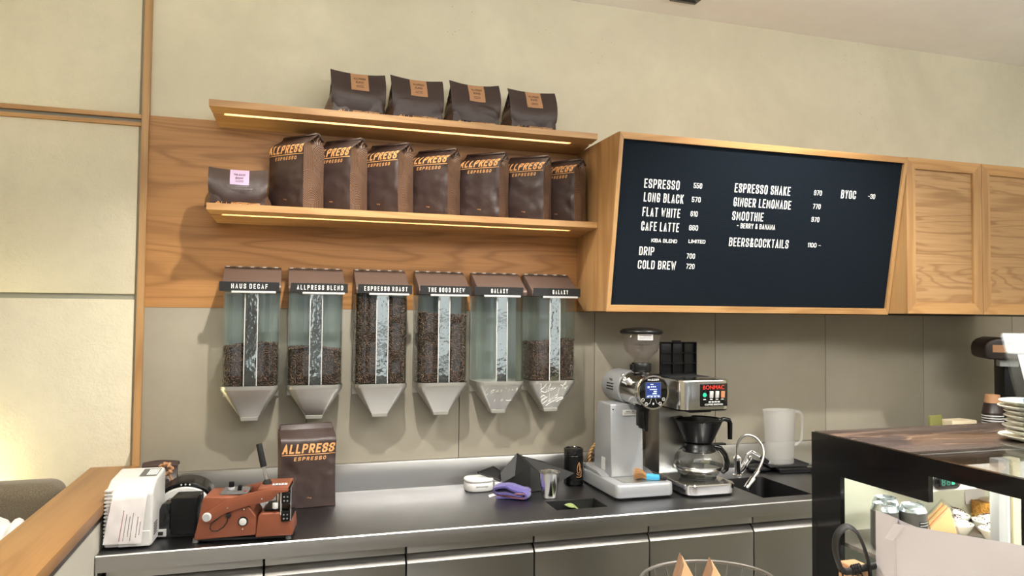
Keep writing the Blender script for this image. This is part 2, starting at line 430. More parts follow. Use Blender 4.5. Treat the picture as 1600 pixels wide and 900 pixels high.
# single-stroke capitals: (width, strokes); a point is (x, y[, corner radius]), closed strokes end with None
_r = .30
GL = {'A': (1, [[(0, 0), (.5, 1), (1, 0)], [(.17, .30), (.83, .30)]]), 'B': (1, [[(0, .52), (0, 1), (.95, 1, _r), (.95, .53, .2), (0, .53)], [(0, .53), (1, .53, .22), (1, 0, _r), (0, 0), (0, .53)]]),
 'C': (1, [[(1, .70), (1, 1, _r), (0, 1, _r), (0, 0, _r), (1, 0, _r), (1, .30)]]), 'D': (1, [[(0, 0), (0, 1), (1, 1, _r), (1, 0, _r), None]]), 'E': (.85, [[(1, 0), (0, 0), (0, 1), (1, 1)], [(0, .51), (.85, .51)]]),
 'F': (.85, [[(0, 0), (0, 1), (1, 1)], [(0, .50), (.85, .50)]]), 'G': (1, [[(1, .72), (1, 1, _r), (0, 1, _r), (0, 0, _r), (1, 0, _r), (1, .46), (.55, .46)]]), 'H': (1, [[(0, 0), (0, 1)], [(1, 0), (1, 1)], [(0, .5), (1, .5)]]),
 'I': (0, [[(0, 0), (0, 1)]]), 'K': (1, [[(0, 0), (0, 1)], [(1, 1), (0, .40)], [(.32, .60), (1, 0)]]), 'L': (.8, [[(0, 1), (0, 0), (1, 0)]]), 'M': (1.3, [[(0, 0), (0, 1), (.5, .25), (1, 1), (1, 0)]]),
 'N': (1.05, [[(0, 0), (0, 1), (1, 0), (1, 1)]]), 'O': (1, [[(0, 0, _r), (0, 1, _r), (1, 1, _r), (1, 0, _r), None]]), 'P': (1, [[(0, 0), (0, 1), (1, 1, _r), (1, .45, .25), (0, .45)]]),
 'R': (1, [[(0, 0), (0, 1), (1, 1, _r), (1, .47, .25), (0, .47)], [(.45, .47), (1, 0)]]), 'S': (1, [[(1, .74), (1, 1, _r), (0, 1, _r), (0, .54, .2), (1, .46, .2), (1, 0, _r), (0, 0, _r), (0, .26)]]),
 'T': (.95, [[(0, 1), (1, 1)], [(.5, 1), (.5, 0)]]), 'U': (1, [[(0, 1), (0, 0, _r), (1, 0, _r), (1, 1)]]), 'W': (1.5, [[(0, 1), (.25, 0), (.5, .8), (.75, 0), (1, 1)]]), 'X': (1.05, [[(0, 0), (1, 1)], [(0, 1), (1, 0)]]),
 'Y': (1, [[(0, 1), (.5, .45), (1, 1)], [(.5, .45), (.5, 0)]]), 'Z': (1, [[(0, 1), (1, 1), (0, 0), (1, 0)]]), '&': (1.1, [[(1, .42), (.62, 0, .2), (0, 0, .2), (0, .46, .2), (.72, .72, .1), (.72, 1, .2), (.12, 1, .2), (.12, .72, .1), (1, 0)]]),
 '–': (.8, [[(0, .5), (1, .5)]]), '-': (.6, [[(0, .5), (1, .5)]]), '0': (.95, [[(0, 0, _r), (0, 1, _r), (1, 1, _r), (1, 0, _r), None]]), '1': (.3, [[(0, .80), (1, 1), (1, 0)]]), '2': (.95, [[(0, .74), (0, 1, _r), (1, 1, _r), (1, .60, .1), (0, 0), (1, 0)]]),
 '3': (.95, [[(0, .76), (0, 1, _r), (1, 1, _r), (1, .53, .2), (.4, .53)], [(.4, .53), (1, .53, .2), (1, 0, _r), (0, 0, _r), (0, .24)]]), '5': (.95, [[(1, 1), (0, 1), (0, .54), (1, .60, .2), (1, 0, _r), (0, 0, _r), (0, .24)]]),
 '6': (.95, [[(1, .78), (1, 1, _r), (0, 1, _r), (0, 0, _r), (1, 0, _r), (1, .56, .2), (0, .56)]]), '7': (.95, [[(0, 1), (1, 1), (.35, 0)]]), '9': (.95, [[(0, .22), (0, 0, _r), (1, 0, _r), (1, 1, _r), (0, 1, _r), (0, .44, .2), (1, .44)]]),
 'c': (1, [])}
def stroke2d(body, width, height, th=.13, gap=.17, shear=0.0, extrude=0.0, step=9.0, space=.5):
    """monoline lettering of an exact width and height; th and gap are shares of the height"""
    t = th*height; g = gap*height; n = len(body); ws = [GL[c][0] if c != ' ' else None for c in body]
    fix = sum(t+g for w_ in ws if w_ is not None)-g+.14*height*body.count(' '); var = sum(w_ for w_ in ws if w_ is not None)+space*sum(1 for w_ in ws if w_ is None)
    k = (width-fix)/max(var, .01); V, F = [], []; x = -width/2
    for c, w_ in zip(body, ws):
        if w_ is None: x += space*k+.14*height; continue
        for st in GL[c][1]:
            closed = st[-1] is None; P = [q for q in st if q is not None]
            pos = [Vector((q[0]*w_*k, q[1]*(height-t), 0)) for q in P]; out = []
            for i, q in enumerate(P):
                r = q[2]*height if len(q) > 2 else 0
                if r and (closed or 0 < i < len(P)-1):
                    a, b_, d_ = pos[i-1], pos[i], pos[(i+1) % len(P)]
                    u, v_ = (a-b_), (d_-b_); r = min(r, u.length*.5, v_.length*.5); u.normalize(); v_.normalize()
                    s0, s1 = b_+u*r, b_+v_*r
                    for j in range(6): f = j/5; out.append(s0.lerp(b_, f).lerp(b_.lerp(s1, f), f))
                else: out.append(pos[i])
            if step < 5:
                o2 = []
                for i, q in enumerate(out):
                    o2.append(q)
                    if i < len(out)-1 or closed:
                        e = out[(i+1) % len(out)]; m_ = int((e-q).length/(step*height))
                        for j in range(m_): o2.append(q.lerp(e, (j+1)/(m_+1)))
                out = o2
            N_ = len(out); Lp, Rp = [], []
            for i, q in enumerate(out):
                d0 = (q-out[i-1]).normalized() if (i or closed) else None; d1 = (out[(i+1) % N_]-q).normalized() if (i < N_-1 or closed) else None
                if d0 is None: d0 = d1; q = q-d1*t*.0
                if d1 is None: d1 = d0
                n0 = Vector((-d0.y, d0.x, 0)); n1 = Vector((-d1.y, d1.x, 0)); mm = (n0+n1)
                if mm.length < .3: mm = n0.copy()
                mm.normalize(); s_ = t/2/max(.45, mm.dot(n0))
                ext = Vector((0, 0, 0))
                if not closed and i == 0: ext = -d1*t*.5
                if not closed and i == N_-1: ext = d0*t*.5
                Lp.append(q+mm*s_+ext); Rp.append(q-mm*s_+ext)
            if extrude:
                b0 = len(V)
                for z in (0, extrude): V += [(p.x+x+t/2, p.y+t/2-height/2, z) for p in Lp]+[(p.x+x+t/2, p.y+t/2-height/2, z) for p in Rp]
                for i in range(N_ if closed else N_-1):
                    j = (i+1) % N_; o_ = 2*N_
                    F += [(b0+o_+i, b0+o_+N_+i, b0+o_+N_+j, b0+o_+j), (b0+i, b0+o_+i, b0+o_+j, b0+j), (b0+N_+j, b0+o_+N_+j, b0+o_+N_+i, b0+N_+i)]
            else:
                b0 = len(V); V += [(p.x+x+t/2, p.y+t/2-height/2, 0) for p in Lp]+[(p.x+x+t/2, p.y+t/2-height/2, 0) for p in Rp]
                for i in range(N_ if closed else N_-1):
                    j = (i+1) % N_; F.append((b0+i, b0+N_+i, b0+N_+j, b0+j))
        x += w_*k+t+g
    if shear: V = [(a+shear*b_, b_, c_) for a, b_, c_ in V]
    return V, F
def put_strokes(mb, body, c, u=(1, 0, 0), v=(0, 0, 1), m=0, **k):
    vs, fs = stroke2d(body, **k); c, u, v = Vector(c), Vector(u), Vector(v); w = u.cross(v)
    return mb.add([c+u*a+v*b_+w*d for a, b_, d in vs], fs, m)
def smooth(x, a, b):
    x = min(1, max(0, (x-a)/(b-a))); return x*x*(3-2*x)
def catmull(P_, n=8):
    o_ = []; P_ = [Vector(p_) for p_ in P_]; P_ = [P_[0]*2-P_[1]]+P_+[P_[-1]*2-P_[-2]]
    for i in range(1, len(P_)-2):
        for j in range(n):
            t_ = j/n; a, b_, c_, d_ = P_[i-1:i+3]
            o_.append(.5*((2*b_)+(c_-a)*t_+(2*a-5*b_+4*c_-d_)*t_*t_+(3*b_-a-3*c_+d_)*t_**3))
    o_.append(P_[-2]); return o_
# ================================================================== the setting
CZ = 2.956
m = MB(); m.bb(-3.2, 5.2, 0.012, .16, 0, CZ); struct(m, 'wall_back', 'plaster')
m = MB(); m.bb(-3.2, 5.2, -7.0, .16, -.06, 0); struct(m, 'floor', 'floor_stone')
m = MB(); m.bb(-3.2, 5.2, -7.0, .16, CZ, CZ+.06); struct(m, 'ceiling', 'ceiling_paint')
m = MB(); m.bb(-3.3, -3.2, -7.0, .16, 0, CZ); struct(m, 'wall_left', 'plaster')
m = MB(); m.bb(5.2, 5.3, -7.0, .16, 0, CZ); struct(m, 'wall_right', 'plaster')
# unseen shop front behind the viewer: piers and rails added to pattern reflections
m = MB()
m.bb(-3.2, 5.2, -7.05, -6.95, 2.45, CZ); m.bb(-3.2, 5.2, -7.05, -6.95, 0, .75)
for x, h_ in ((-3.0, .2), (-1.7, .35), (-.55, .30), (.45, .12), (1.62, .20), (2.45, .10), (3.35, .14), (4.2, .3), (5.1, .1)): m.bb(x-h_, x+h_, -7.05, -6.9, 0, 2.6)
m.bb(-.4, 1.7, -7.02, -6.96, 1.18, 1.30); m.bb(1.6, 3.4, -7.02, -6.96, 1.42, 1.50); m.bb(1.6, 2.4, -7.02, -6.96, .9, 1.05)
struct(m, 'wall_front_added', 'grey_dark')
# lower cladding: large pale tiles with open joints
m = MB(); m.bb(-.50, 3.95, .004, .011, .6, 1.60); struct(m, 'trim_1', 'gap_dark')
m = MB()
x0 = -.515
xs = [-.4985, .0965, .708, 1.3185, 1.9295, 2.551, 3.162, 3.773, 3.95]
for a, b_ in zip(xs, xs[1:]): m.bb(a+.0012, b_-.0012, -.004, .006, .72, 1.566, .0015, 2)
struct(m, 'wall_back_tiles', 'tile')
# oak panelling between the tiles and the plaster
m = MB(); m.bb(-.4985, 1.6, -.004, .013, 1.567, 2.282); struct(m, 'wall_back_panelling', 'oak_panel')
# left bay: plaster boards, slim oak strips and shadow gaps
m = MB(); m.bb(-.512, -.488, -.022, .02, .6, CZ); struct(m, 'trim_2', 'oak_vert')
m = MB(); m.bb(-.522, -.5125, -.004, .013, .6, CZ); struct(m, 'trim_3', 'gap_grey')
m = MB(); m.bb(-2.6, -.522, -.010, .013, 2.281, CZ, .003, 2); m.bb(-2.6, -.522, -.010, .013, 1.614, 2.236, .003, 2)
m.bb(-2.6, -.522, -.010, .013, .5, 1.594, .003, 2); struct(m, 'wall_back_boards', 'plaster_rough')
m = MB(); m.bb(-2.6, -.513, -.020, .013, 2.2635, 2.2795, .001, 1); struct(m, 'trim_4', 'oak')
m = MB(); m.bb(-2.6, -.513, -.020, .013, 2.2365, 2.250, .001, 1); struct(m, 'trim_5', 'oak')
m = MB(); m.bb(-2.6, -.522, -.004, .013, 2.25, 2.2635); m.bb(-2.6, -.522, -.002, .013, 1.594, 1.614); struct(m, 'trim_6', 'gap_grey')
# ceiling air vent
v = thing('ceiling_vent', 'small dark grey air vent set in the ceiling above the letter board', 'vent', (1.68, -.20, CZ))
m = MB(); m.bb(-.075, .055, -.12, .055, -.012, -.001, .003, 2); m.build('frame', 'grey_dark', v)
m = MB()
for i in range(5): m.box((-.01, -.095+i*.03, -.015), (.10, .016, .003), (.5, 0, 0))
m.build('louvre', 'gap_dark', v)

# low oak-topped partition on the left, running out from the wall
p = thing('partition_ledge', 'low partition with oak ledge top and pale grey side beside the bench seat', 'ledge', (-.57, -1.15, 0))
m = MB(); m.bb(-.079, .080, -1.15, 1.138, .955, .989, .002, 2); m.build('top', 'oak_depth', p)
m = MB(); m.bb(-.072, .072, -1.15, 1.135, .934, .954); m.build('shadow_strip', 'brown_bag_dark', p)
m = MB(); m.bb(-.074, .070, -1.15, 1.135, 0, .933); m.build('side_panel', 'grey_panel', p)

# bench seat behind the ledge, with the strip of light behind it
b_ = thing('bench_seat', 'brown woven upholstered bench back in front of glowing wall', 'bench', (-1.5, -.26, 0))
m = MB(); m.bb(-1.05, .838, -.09, .055, .40, 1.005, .05, 5); m.build('backrest', 'bench_fabric', b_)
m = MB(); m.bb(-1.05, .838, -.62, -.095, .05, .46, .03, 4); m.build('seat', 'bench_fabric', b_)
t_ = thing('strip_light', 'warm yellow strip light hidden behind the bench back', 'light', (-1.6, -.10, .84))
m = MB(); m.bb(-.9, .62, -.02, .02, -.02, .0); m.build('channel', 'grey_dark', t_)
m = MB(); m.bb(-.88, .60, -.012, .012, .0005, .006); m.build('glowing_strip', 'led_yellow', t_)
# white bundle of cloth on the bench
w = MB()
def fold(u, v_):
    a = u*2*PI; e = (v_-.5)*PI; q = Vector((math.cos(a)*math.cos(e), math.sin(a)*math.cos(e), math.sin(e)))
    r = 1+.22*noise.noise(q*1.7+Vector((3, 1, 2)))+.08*math.sin(9*q.x+5*q.z)
    return (q.x*.085*r, q.y*.10*r, max(0, .24+.24*r*math.copysign(abs(q.z)**.6, q.z)))
w.grid(fold, 40, 24)
o = w.build('folded_cloth', 'white_cloth', None, 60, (-.772, -.475, .462), weld=True)
tag(o, 'crumpled white cloth lying on the bench behind the oak ledge', 'cloth')

# ================================================================== the steel counter
k = thing('steel_counter', 'long brushed stainless steel counter with raised back edge and inset sink', 'counter', (0, 0, 0))
def counter_top():
    mb = MB(); b = bmesh.new()
    X = [-.497, .955, 1.158, 1.795, 2.025, 3.90]; Y = [-.62, -.545, -.503, -.372, -.218, -.008]
    holes = set()
    for i in range(5):
        for j in range(5):
            x, y = (X[i]+X[i+1])/2, (Y[j]+Y[j+1])/2
            if .955 < x < 1.158 and -.503 < y < -.372: holes.add((i, j))
            if 1.795 < x < 2.025 and -.545 < y < -.218: holes.add((i, j))
    vs = {}
    def V(i, j, z):
        if (i, j, z) not in vs: vs[(i, j, z)] = b.verts.new((X[i], Y[j], .85 if z else .83))
        return vs[(i, j, z)]
    for i in range(5):
        for j in range(5):
            if (i, j) in holes: continue
            for z in (0, 1): b.faces.new([V(i, j, z), V(i+1, j, z), V(i+1, j+1, z), V(i, j+1, z)])
            for (di, dj, e) in ((0, -1, ((0, 0), (1, 0))), (0, 1, ((0, 1), (1, 1))), (-1, 0, ((0, 0), (0, 1))), (1, 0, ((1, 0), (1, 1)))):
                n = (i+di, j+dj)
                if n in holes or not (0 <= n[0] < 5 and 0 <= n[1] < 5):
                    (a, c), (d, f) = e
                    b.faces.new([V(i+a, j+c, 0), V(i+d, j+f, 0), V(i+d, j+f, 1), V(i+a, j+c, 1)])
    bmesh.ops.recalc_face_normals(b, faces=b.faces[:]); mb.bm(b); b.free(); return mb
counter_top().build('worktop', 'steel_top', k, 30)
m = MB(); m.prism([(-.6215, .846), (-.6235, .8485), (-.6205, .8515), (-.612, .8515), (-.612, .803), (-.6215, .803)], -.497, 3.90, 'X'); m.build('front_edge', 'steel_front', k)
m = MB(); m.prism([(-.008, .85), (-.022, .85), (-.020, .858), (-.019, .955), (-.008, .958), (-.0048, .958), (-.0048, .85)], -.497, 3.90, 'X', .001, 1); m.build('backsplash', 'steel_splash', k)
m = MB(); m.bb(-.4965, -.4915, -.62, -.02, .55, .849); m.build('end_panel', 'steel_satin', k)
# sink bowl
m = MB()
rim = rrect(1.797, 2.023, -.543, -.22, .03); low = rrect(1.81, 2.01, -.53, -.233, .035)
n_ = len(rim)
v_ = [(x, y, .849) for x, y in rim]+[(x, y, .69) for x, y in low]+[((1.90), (-.38), .684)]
m.add(v_, [(i, (i+1) % n_, n_+(i+1) % n_, n_+i) for i in range(n_)]+[(n_+i, n_+(i+1) % n_, 2*n_) for i in range(n_)])
so = m.build('sink_bowl', 'steel_sink', k)
m = MB(); m.lathe([(.0, .0), (.02, 0), (.022, .003), (.03, .004), (.033, .0)], 28, (1.9, -.38, .686)); m.build('drain', 'chrome', so)
# waste chute under the square hole
m = MB()
m.bb(.9555, .9575, -.503, -.372, .56, .848); m.bb(1.1555, 1.1575, -.503, -.372, .56, .848); m.bb(.957, 1.156, -.374, -.372, .56, .848); m.bb(.957, 1.156, -.503, -.501, .56, .848)
m.bb(.955, 1.158, -.503, -.372, .555, .56); m.build('waste_chute', 'black_matte', k)

# base cabinets: one steel drawer unit after another
seams = [-.478, -.04, .398, .837, 1.275, 1.713, 2.15, 2.60]
order = ['half hidden below the copper sealer at the left end', 'below the standing coffee bag', 'below the empty stretch of worktop',
         'below the steel cup and square hole', 'below the coffee grinder, behind the wire basket', 'next to the black display case', 'hidden behind the display case']
for i, (a, c) in enumerate(zip(seams, seams[1:])):
    u = thing('drawer_unit', 'brushed steel drawer unit '+order[i], 'cabinet', ((a+c)/2, -.3, 0), 0, 'steel drawer units under the counter')
    h = (c-a)/2-.003
    m = MB(); m.bb(-h, h, -.27, .28, .10, .12); m.bb(-h, -h+.012, -.27, .28, .10, .55); m.bb(h-.012, h, -.27, .28, .10, .55); m.bb(-h, h, .27, .285, .10, .55); m.build('body', 'grey_dark', u)
    m = MB(); m.bb(-h, h, -.292, -.262, .772, .799, .002, 2); m.build('top_rail', 'steel_front', u)
    m = MB(); m.prism([(-.300, .742), (-.300, .39), (-.284, .39), (-.284, .752), (-.266, .770), (-.268, .7705), (-.288, .757)], -h, h, 'X', .0012, 2); m.build('drawer_front', 'steel_front', u)
    m = MB(); m.prism([(-.300, .355), (-.300, .13), (-.284, .13), (-.284, .365), (-.266, .383), (-.268, .3835), (-.288, .37)], -h, h, 'X', .0012, 2); m.build('drawer_front', 'steel_front', u)

# ================================================================== wall shelves
def shelf(z0, label, mat_strip):
    t = thing('wall_shelf', label, 'shelf', (.483, 0, z0), 0, 'oak wall shelves with light strips')
    m = MB()
    # board with a slot for the lighting, deeper at the wall
    prof = [(-.225, .0), (-.225, -.024), (-.158, -.030), (-.158, -.018), (-.138, -.018), (-.138, -.032), (-.006, -.046), (-.006, .0)]
    n = len(prof); v = []
    for s_ in (-1, 1):
        for y, z in prof: v.append((s_*.747 + (.018*(1+y/.225) if s_ < 0 else 0), y, z))
    f = [(0, 1, 2, 3, 4, 5, 6, 7)[::-1], tuple(range(n, 2*n))] + [(i, (i+1) % n, (i+1) % n+n, i+n) for i in range(n)]
    m.add(v, f); m.build('board', 'oak', t)
    m = MB(); m.bb(-.70, .655, -.1535, -.1425, -.0235, -.0185); m.build('light_strip', 'led_warm', t)
    m = MB(); m.bb(-.74, -.701, -.1575, -.1385, -.029, -.0185); m.bb(.656, .74, -.1575, -.1385, -.031, -.0185); m.build('slot_end', 'oak', t)
    return t
sh = shelf(1.936, 'lower oak wall shelf holding tall standing brown coffee bags', 'x')
sh2 = shelf(2.304, 'upper oak wall shelf holding four folded brown coffee bags', 'x')
m = MB(); m.bb(-.70, .705, -.20, -.02, .0005, .004); m.build('liner', 'grey_dark', sh2)

# ================================================================== letter board in its sloping oak box
lb = thing('letter_board', 'black felt menu letter board tilted forward in oak box frame', 'menu board', (1.231, -.30, 1.57))
ang = math.atan2(.12, .695); BL = .7065; BWD = 1.402
UP = Vector((0, -math.sin(ang), math.cos(ang))); NO = Vector((0, -math.cos(ang), -math.sin(ang)))
def bp(u, v_, w=0): return Vector((u, 0, 0))+UP*v_+NO*w
m = MB()   # box sides, top and bottom behind the face
def slab(x0, x1):
    y_top, y_bot = -.115, .004
    pr = [(.004, 0), (.296, 0), (.296, BL*math.cos(ang)), (-.118, BL*math.cos(ang))]
    m.prism(pr, x0, x1, 'X')
slab(0, .018); slab(BWD-.018, BWD)
m.prism([(.004, .0), (.296, .0), (.296, .014), (.002, .014)], .018, BWD-.018, 'X')
zt = BL*math.cos(ang)
m.prism([(-.117, zt-.014), (.296, zt-.014), (.296, zt), (-.119, zt)], .018, BWD-.018, 'X')
m.build('box', 'oak_vert', lb)
def face_bar(quad, mt):
    mb = MB(); v = [bp(*q, .016) for q in quad]+[bp(*q, -.004) for q in quad]
    mb.hull(v, [(0, 1, 2, 3), (7, 6, 5, 4), (0, 4, 5, 1), (1, 5, 6, 2), (2, 6, 7, 3), (3, 7, 4, 0)], .0008, 1); mb.build('face_frame', mt, lb)
fw = .0175; fb = .026
face_bar([(0, 0), (BWD, 0), (BWD-fw, fb), (fw, fb)], 'oak'); face_bar([(0, BL), (fw, BL-fb), (BWD-fw, BL-fb), (BWD, BL)], 'oak')
face_bar([(0, 0), (fw, fb), (fw, BL-fb), (0, BL)], 'oak_vert'); face_bar([(BWD, 0), (BWD, BL), (BWD-fw, BL-fb), (BWD-fw, fb)], 'oak_vert')
m = MB(); v = [bp(u, q, w) for w in (.004, -.004) for u, q in ((fw-.002, fb-.002), (BWD-fw+.002, fb-.002), (BWD-fw+.002, BL-fb+.002), (fw-.002, BL-fb+.002))]
m.hull(v, [(0, 1, 2, 3), (7, 6, 5, 4), (0, 4, 5, 1), (1, 5, 6, 2), (2, 6, 7, 3), (3, 7, 4, 0)])
fo = m.build('felt_panel', 'letter_felt', lb)
for s_, u0, wd, v0, hh in [('ESPRESSO', .127, .157, .516, .036), ('550', .349, .038, .520, .021), ('LONG BLACK', .130, .177, .462, .036), ('570', .346, .040, .464, .021),
        ('FLAT WHITE', .129, .169, .404, .036), ('610', .346, .032, .406, .021), ('CAFE LATTE', .129, .169, .347, .036), ('660', .345, .041, .349, .021),
        ('KIBA BLEND', .179, .116, .291, .0145), ('LIMITED', .348, .078, .294, .0145), ('DRIP', .129, .066, .247, .034), ('700', .345, .039, .233, .021),
        ('COLD BREW', .128, .171, .192, .034), ('720', .347, .039, .191, .021), ('ESPRESSO SHAKE', .541, .272, .523, .037), ('970', .934, .040, .525, .021),
        ('GINGER LEMONADE', .542, .281, .465, .036), ('770', .936, .039, .467, .021), ('SMOOTHIE', .542, .151, .408, .036), ('970', .936, .040, .411, .021),
        ('– BERRY & BANANA', .568, .188, .368, .021), ('BEERS&COCKTAILS', .539, .293, .299, .036), ('1100 –', .931, .067, .300, .019), ('BYOC', 1.075, .078, .527, .036), ('–30', 1.219, .038, .526, .021)]:
    m = MB(); put_strokes(m, s_, bp(u0+wd/2, v0, .0042), (1, 0, 0), UP, width=wd, height=hh, th=.118 if hh > .018 else .16, gap=.16, extrude=.0012)
    m.build('menu_lettering', 'white_ink', lb)

# wall cabinets to the right of the board
for i, (a, c, lab) in enumerate([(2.637, 3.0745, 'oak wall cabinet with framed door, next to the letter board'), (3.0755, 3.515, 'oak wall cabinet with framed door, cut by the right picture edge')]):
    t = thing('wall_cabinet', lab, 'cabinet', ((a+c)/2, -.2, 1.573), 0, 'oak wall cabinets')
    h = (c-a)/2-.0008; H = .697; sy = -.22
    m = MB(); m.bb(-h, h, sy+.021, .196, 0, H); m.build('body', 'oak_vert', t)
    s_ = .049
    for q in ([(-h, 0), (h, 0), (h-s_, s_), (-h+s_, s_)], [(-h, H), (-h+s_, H-s_), (h-s_, H-s_), (h, H)]):
        d = MB(); d.prism(q, sy, sy+.0205, 'Y', .0006, 1); d.build('door_rail', 'oak', t)
    for q in ([(-h, 0), (-h+s_, s_), (-h+s_, H-s_), (-h, H)], [(h, 0), (h, H), (h-s_, H-s_), (h-s_, s_)]):
        e = MB(); e.prism(q, sy, sy+.0205, 'Y', .0006, 1); e.build('door_stile', 'oak_vert', t)
    q = MB(); q.bb(-h+s_-.004, h-s_+.004, sy+.012, sy+.019, s_-.004, H-s_+.004); dp = q.build('door_panel', 'oak_door', t)
# ================================================================== coffee bags
def bag_shape(w, d, h, seed, lean=.35, plump=.009, fold0=.80, flare=.006):
    rnd = random.Random(seed); off = Vector((rnd.uniform(-50, 50), rnd.uniform(-50, 50), rnd.uniform(-50, 50)))
    def prof(t): return 1-.93*smooth(t, fold0, 1.0)**.9
    def yc(t): return lean*d*.5*smooth(t, fold0, 1.0)
    def hw(t): return w/2*(1-.03*math.sin(PI*min(1, t*1.1)))*(1-.02*smooth(t, .9, 1))
    def wr(x, y, z, k):
        p = Vector((x*14, y*14, z*14))+off
        return .0065*k*(noise.noise(p)+.6*noise.noise(p*2.3))+.0045*k*abs(noise.noise(p*1.3+Vector((9, 9, 9))))
    def front(u, t, back=False):
        x = (2*u-1)*hw(t); e = 1-abs(2*u-1)**2.2
        bul = plump*e*math.sin(PI*min(1, max(0, t/.86)))**.7
        y = d/2*prof(t)+bul
        s_ = 1 if back else -1
        z = h*t
        k = (.35+.9*abs(2*u-1))*smooth(t, 0, .05)*(1.2-.5*smooth(t, .45, .7))
        return Vector((x, yc(t)+s_*(y+wr(x, s_*3, z, k)*smooth(1-abs(2*u-1), 0, .08)), z))
    def side(q, t, s_):
        y = yc(t)+(2*q-1)*d/2*prof(t)
        crease = 1-abs(2*q-1)
        inn = (.010+.045*smooth(t, fold0, 1.0))*crease*smooth(t, .12, .9)-flare*crease*(1-smooth(t, .15, .9))
        x = hw(t)-inn+wr(s_*5, y, h*t, .7)*crease
        return Vector((s_*x, y, h*t))
    return front, side
def print_on(name, front, items, w, h, parent, mat_):
    """lettering laid on the front of a bag: items = (text, x, z, width, height, bold, shear)"""
    m = MB()
    for body, x, z, tw, th, bo, shr in items:
        if body == '_':
            n = 20; v = []; 
            for i in range(n+1):
                for dz in (-th/2, th/2): v.append((x-tw/2+tw*i/n+shr*dz, z+dz))
            vs, fs = [(a, b_, 0) for a, b_ in v], [(2*i, 2*i+2, 2*i+3, 2*i+1) for i in range(n)]
        else:
            vs, fs = stroke2d(body, tw, th, bo, .16 if tw > .12 else .45, shr, step=.12) if body.isupper() else text2d(body, width=tw, height=th, cuts=1)
            vs = [(a+x, b_+z, c) for a, b_, c in vs]
        out = []
        for a, b_, c in vs:
            t = b_/h; u = min(.999, max(.001, a/w+.5))
            q = front(u, t); e = (front(min(1, u+.01), t)-front(max(0, u-.01), t)).cross(front(u, min(1, t+.01))-front(u, max(0, t-.01))).normalized()
            if e.y > 0: e = -e
            q = q+e*.0011; out.append((q.x, q.y, q.z))
        m.add(out, fs)
    return m.build(name, mat_, parent)
def tall_bag(label, loc, rz, seed, w=.182, d=.115, h=.288, group=None, lean=.35, fold0=.80, logo_z=.225, flap='back', ww=None):
    t = thing('coffee_bag', label, 'coffee bag', loc, rz, group)
    front, side = bag_shape(w, d, h, seed, lean, fold0=fold0)
    nu, nv = 22, 34
    m = MB(); m.grid(lambda u, v_: front(u, v_), nu, nv); m.grid(lambda u, v_: front(u, v_, True), nu, nv, flip=True)
    m.add([front(0, 0), front(1, 0), front(1, 0, True), front(0, 0, True)], [(0, 1, 2, 3)])
    m.build('bag_body', 'brown_bag', t, 60)
    for s_ in (-1, 1):
        g = MB(); g.grid(lambda u, v_: side(u, v_, s_), 10, nv); g.build('side_gusset', 'gusset_print', t, 60)
    # rolled-over top
    y1 = lean*d*.5; f = MB()
    if flap == 'back':
        pts = [(y1-.010, h-.004), (y1-.004, h+.004), (y1+.012, h+.004), (y1+.036, h-.018), (y1+.038, h-.024), (y1+.030, h-.022), (y1+.010, h-.008)]
    else:
        pts = [(y1+.006, h-.004), (y1+.002, h+.004), (y1-.010, h+.003), (y1-.034, h-.028), (y1-.036, h-.034), (y1-.028, h-.030), (y1-.008, h-.008)]
    f.prism(pts, -w*.475, w*.475, 'X', .001, 2); f.build('folded_top', 'brown_bag', t)
    W_ = w*.97
    print_on('printed_lettering', front, [('ALLPRESS', .0, logo_z, W_*.97, .0325, .19, .2), ('_', 0, logo_z-.0215, W_, .0026, 0, .2), ('ESPRESSO', .004, logo_z-.0355, W_*.60, .0125, .18, .2)], w, h, t, 'tan_ink')
    print_on('weight_marking', front, [('1kg', .004, .036, .015, .0062, .01, 0)], w, h, t, 'tan_ink')
    return t
TALL = 'tall coffee bags on the lower shelf'
Z1 = 1.9365
def corner_bag(cx, cyy, phi, **k):
    """stand a bag so that its front right corner is at (cx, cyy) and its front is turned to the left by phi degrees"""
    w, d = k.get('w', .182), k.get('d', .115); a = -math.radians(phi)
    ox, oy = w/2, -d/2
    return (cx-(ox*math.cos(a)-oy*math.sin(a)), cyy-(ox*math.sin(a)+oy*math.cos(a)), Z1), a
for i, (cx, phi, d, lab, seed, h) in enumerate([
        (.064, 46, .106, 'tall brown coffee bag right beside the short lavender-labelled bag', 1, .290),
        (.233, 43, .104, 'second tall brown coffee bag from the left on the lower shelf, smooth front', 2, .286),
        (.412, 43, .104, 'third tall brown coffee bag from the left on the lower shelf', 3, .282),
        (.606, 41, .104, 'fourth and middle tall brown coffee bag of the lower shelf row', 4, .275),
        (.815, 39, .100, 'tall brown coffee bag with crumpled logo, third from the right of its row', 15, .275),
        (1.003, 40, .094, 'tall brown coffee bag second from the right on the lower shelf', 6, .275),
        (1.137, 53, .094, 'tall brown coffee bag at the right end, beside the letter board', 7, .270)]):
    loc, a = corner_bag(cx, -.206, phi, w=.180, d=d)
    tall_bag(lab, loc, a, seed, .180, d, h, TALL)
tall_bag('tall brown coffee bag standing on the steel counter behind the copper sealer', (.094, -.178, .8515), .10, 21, .196, .115, .285, None, .55, .84, .212, 'front')

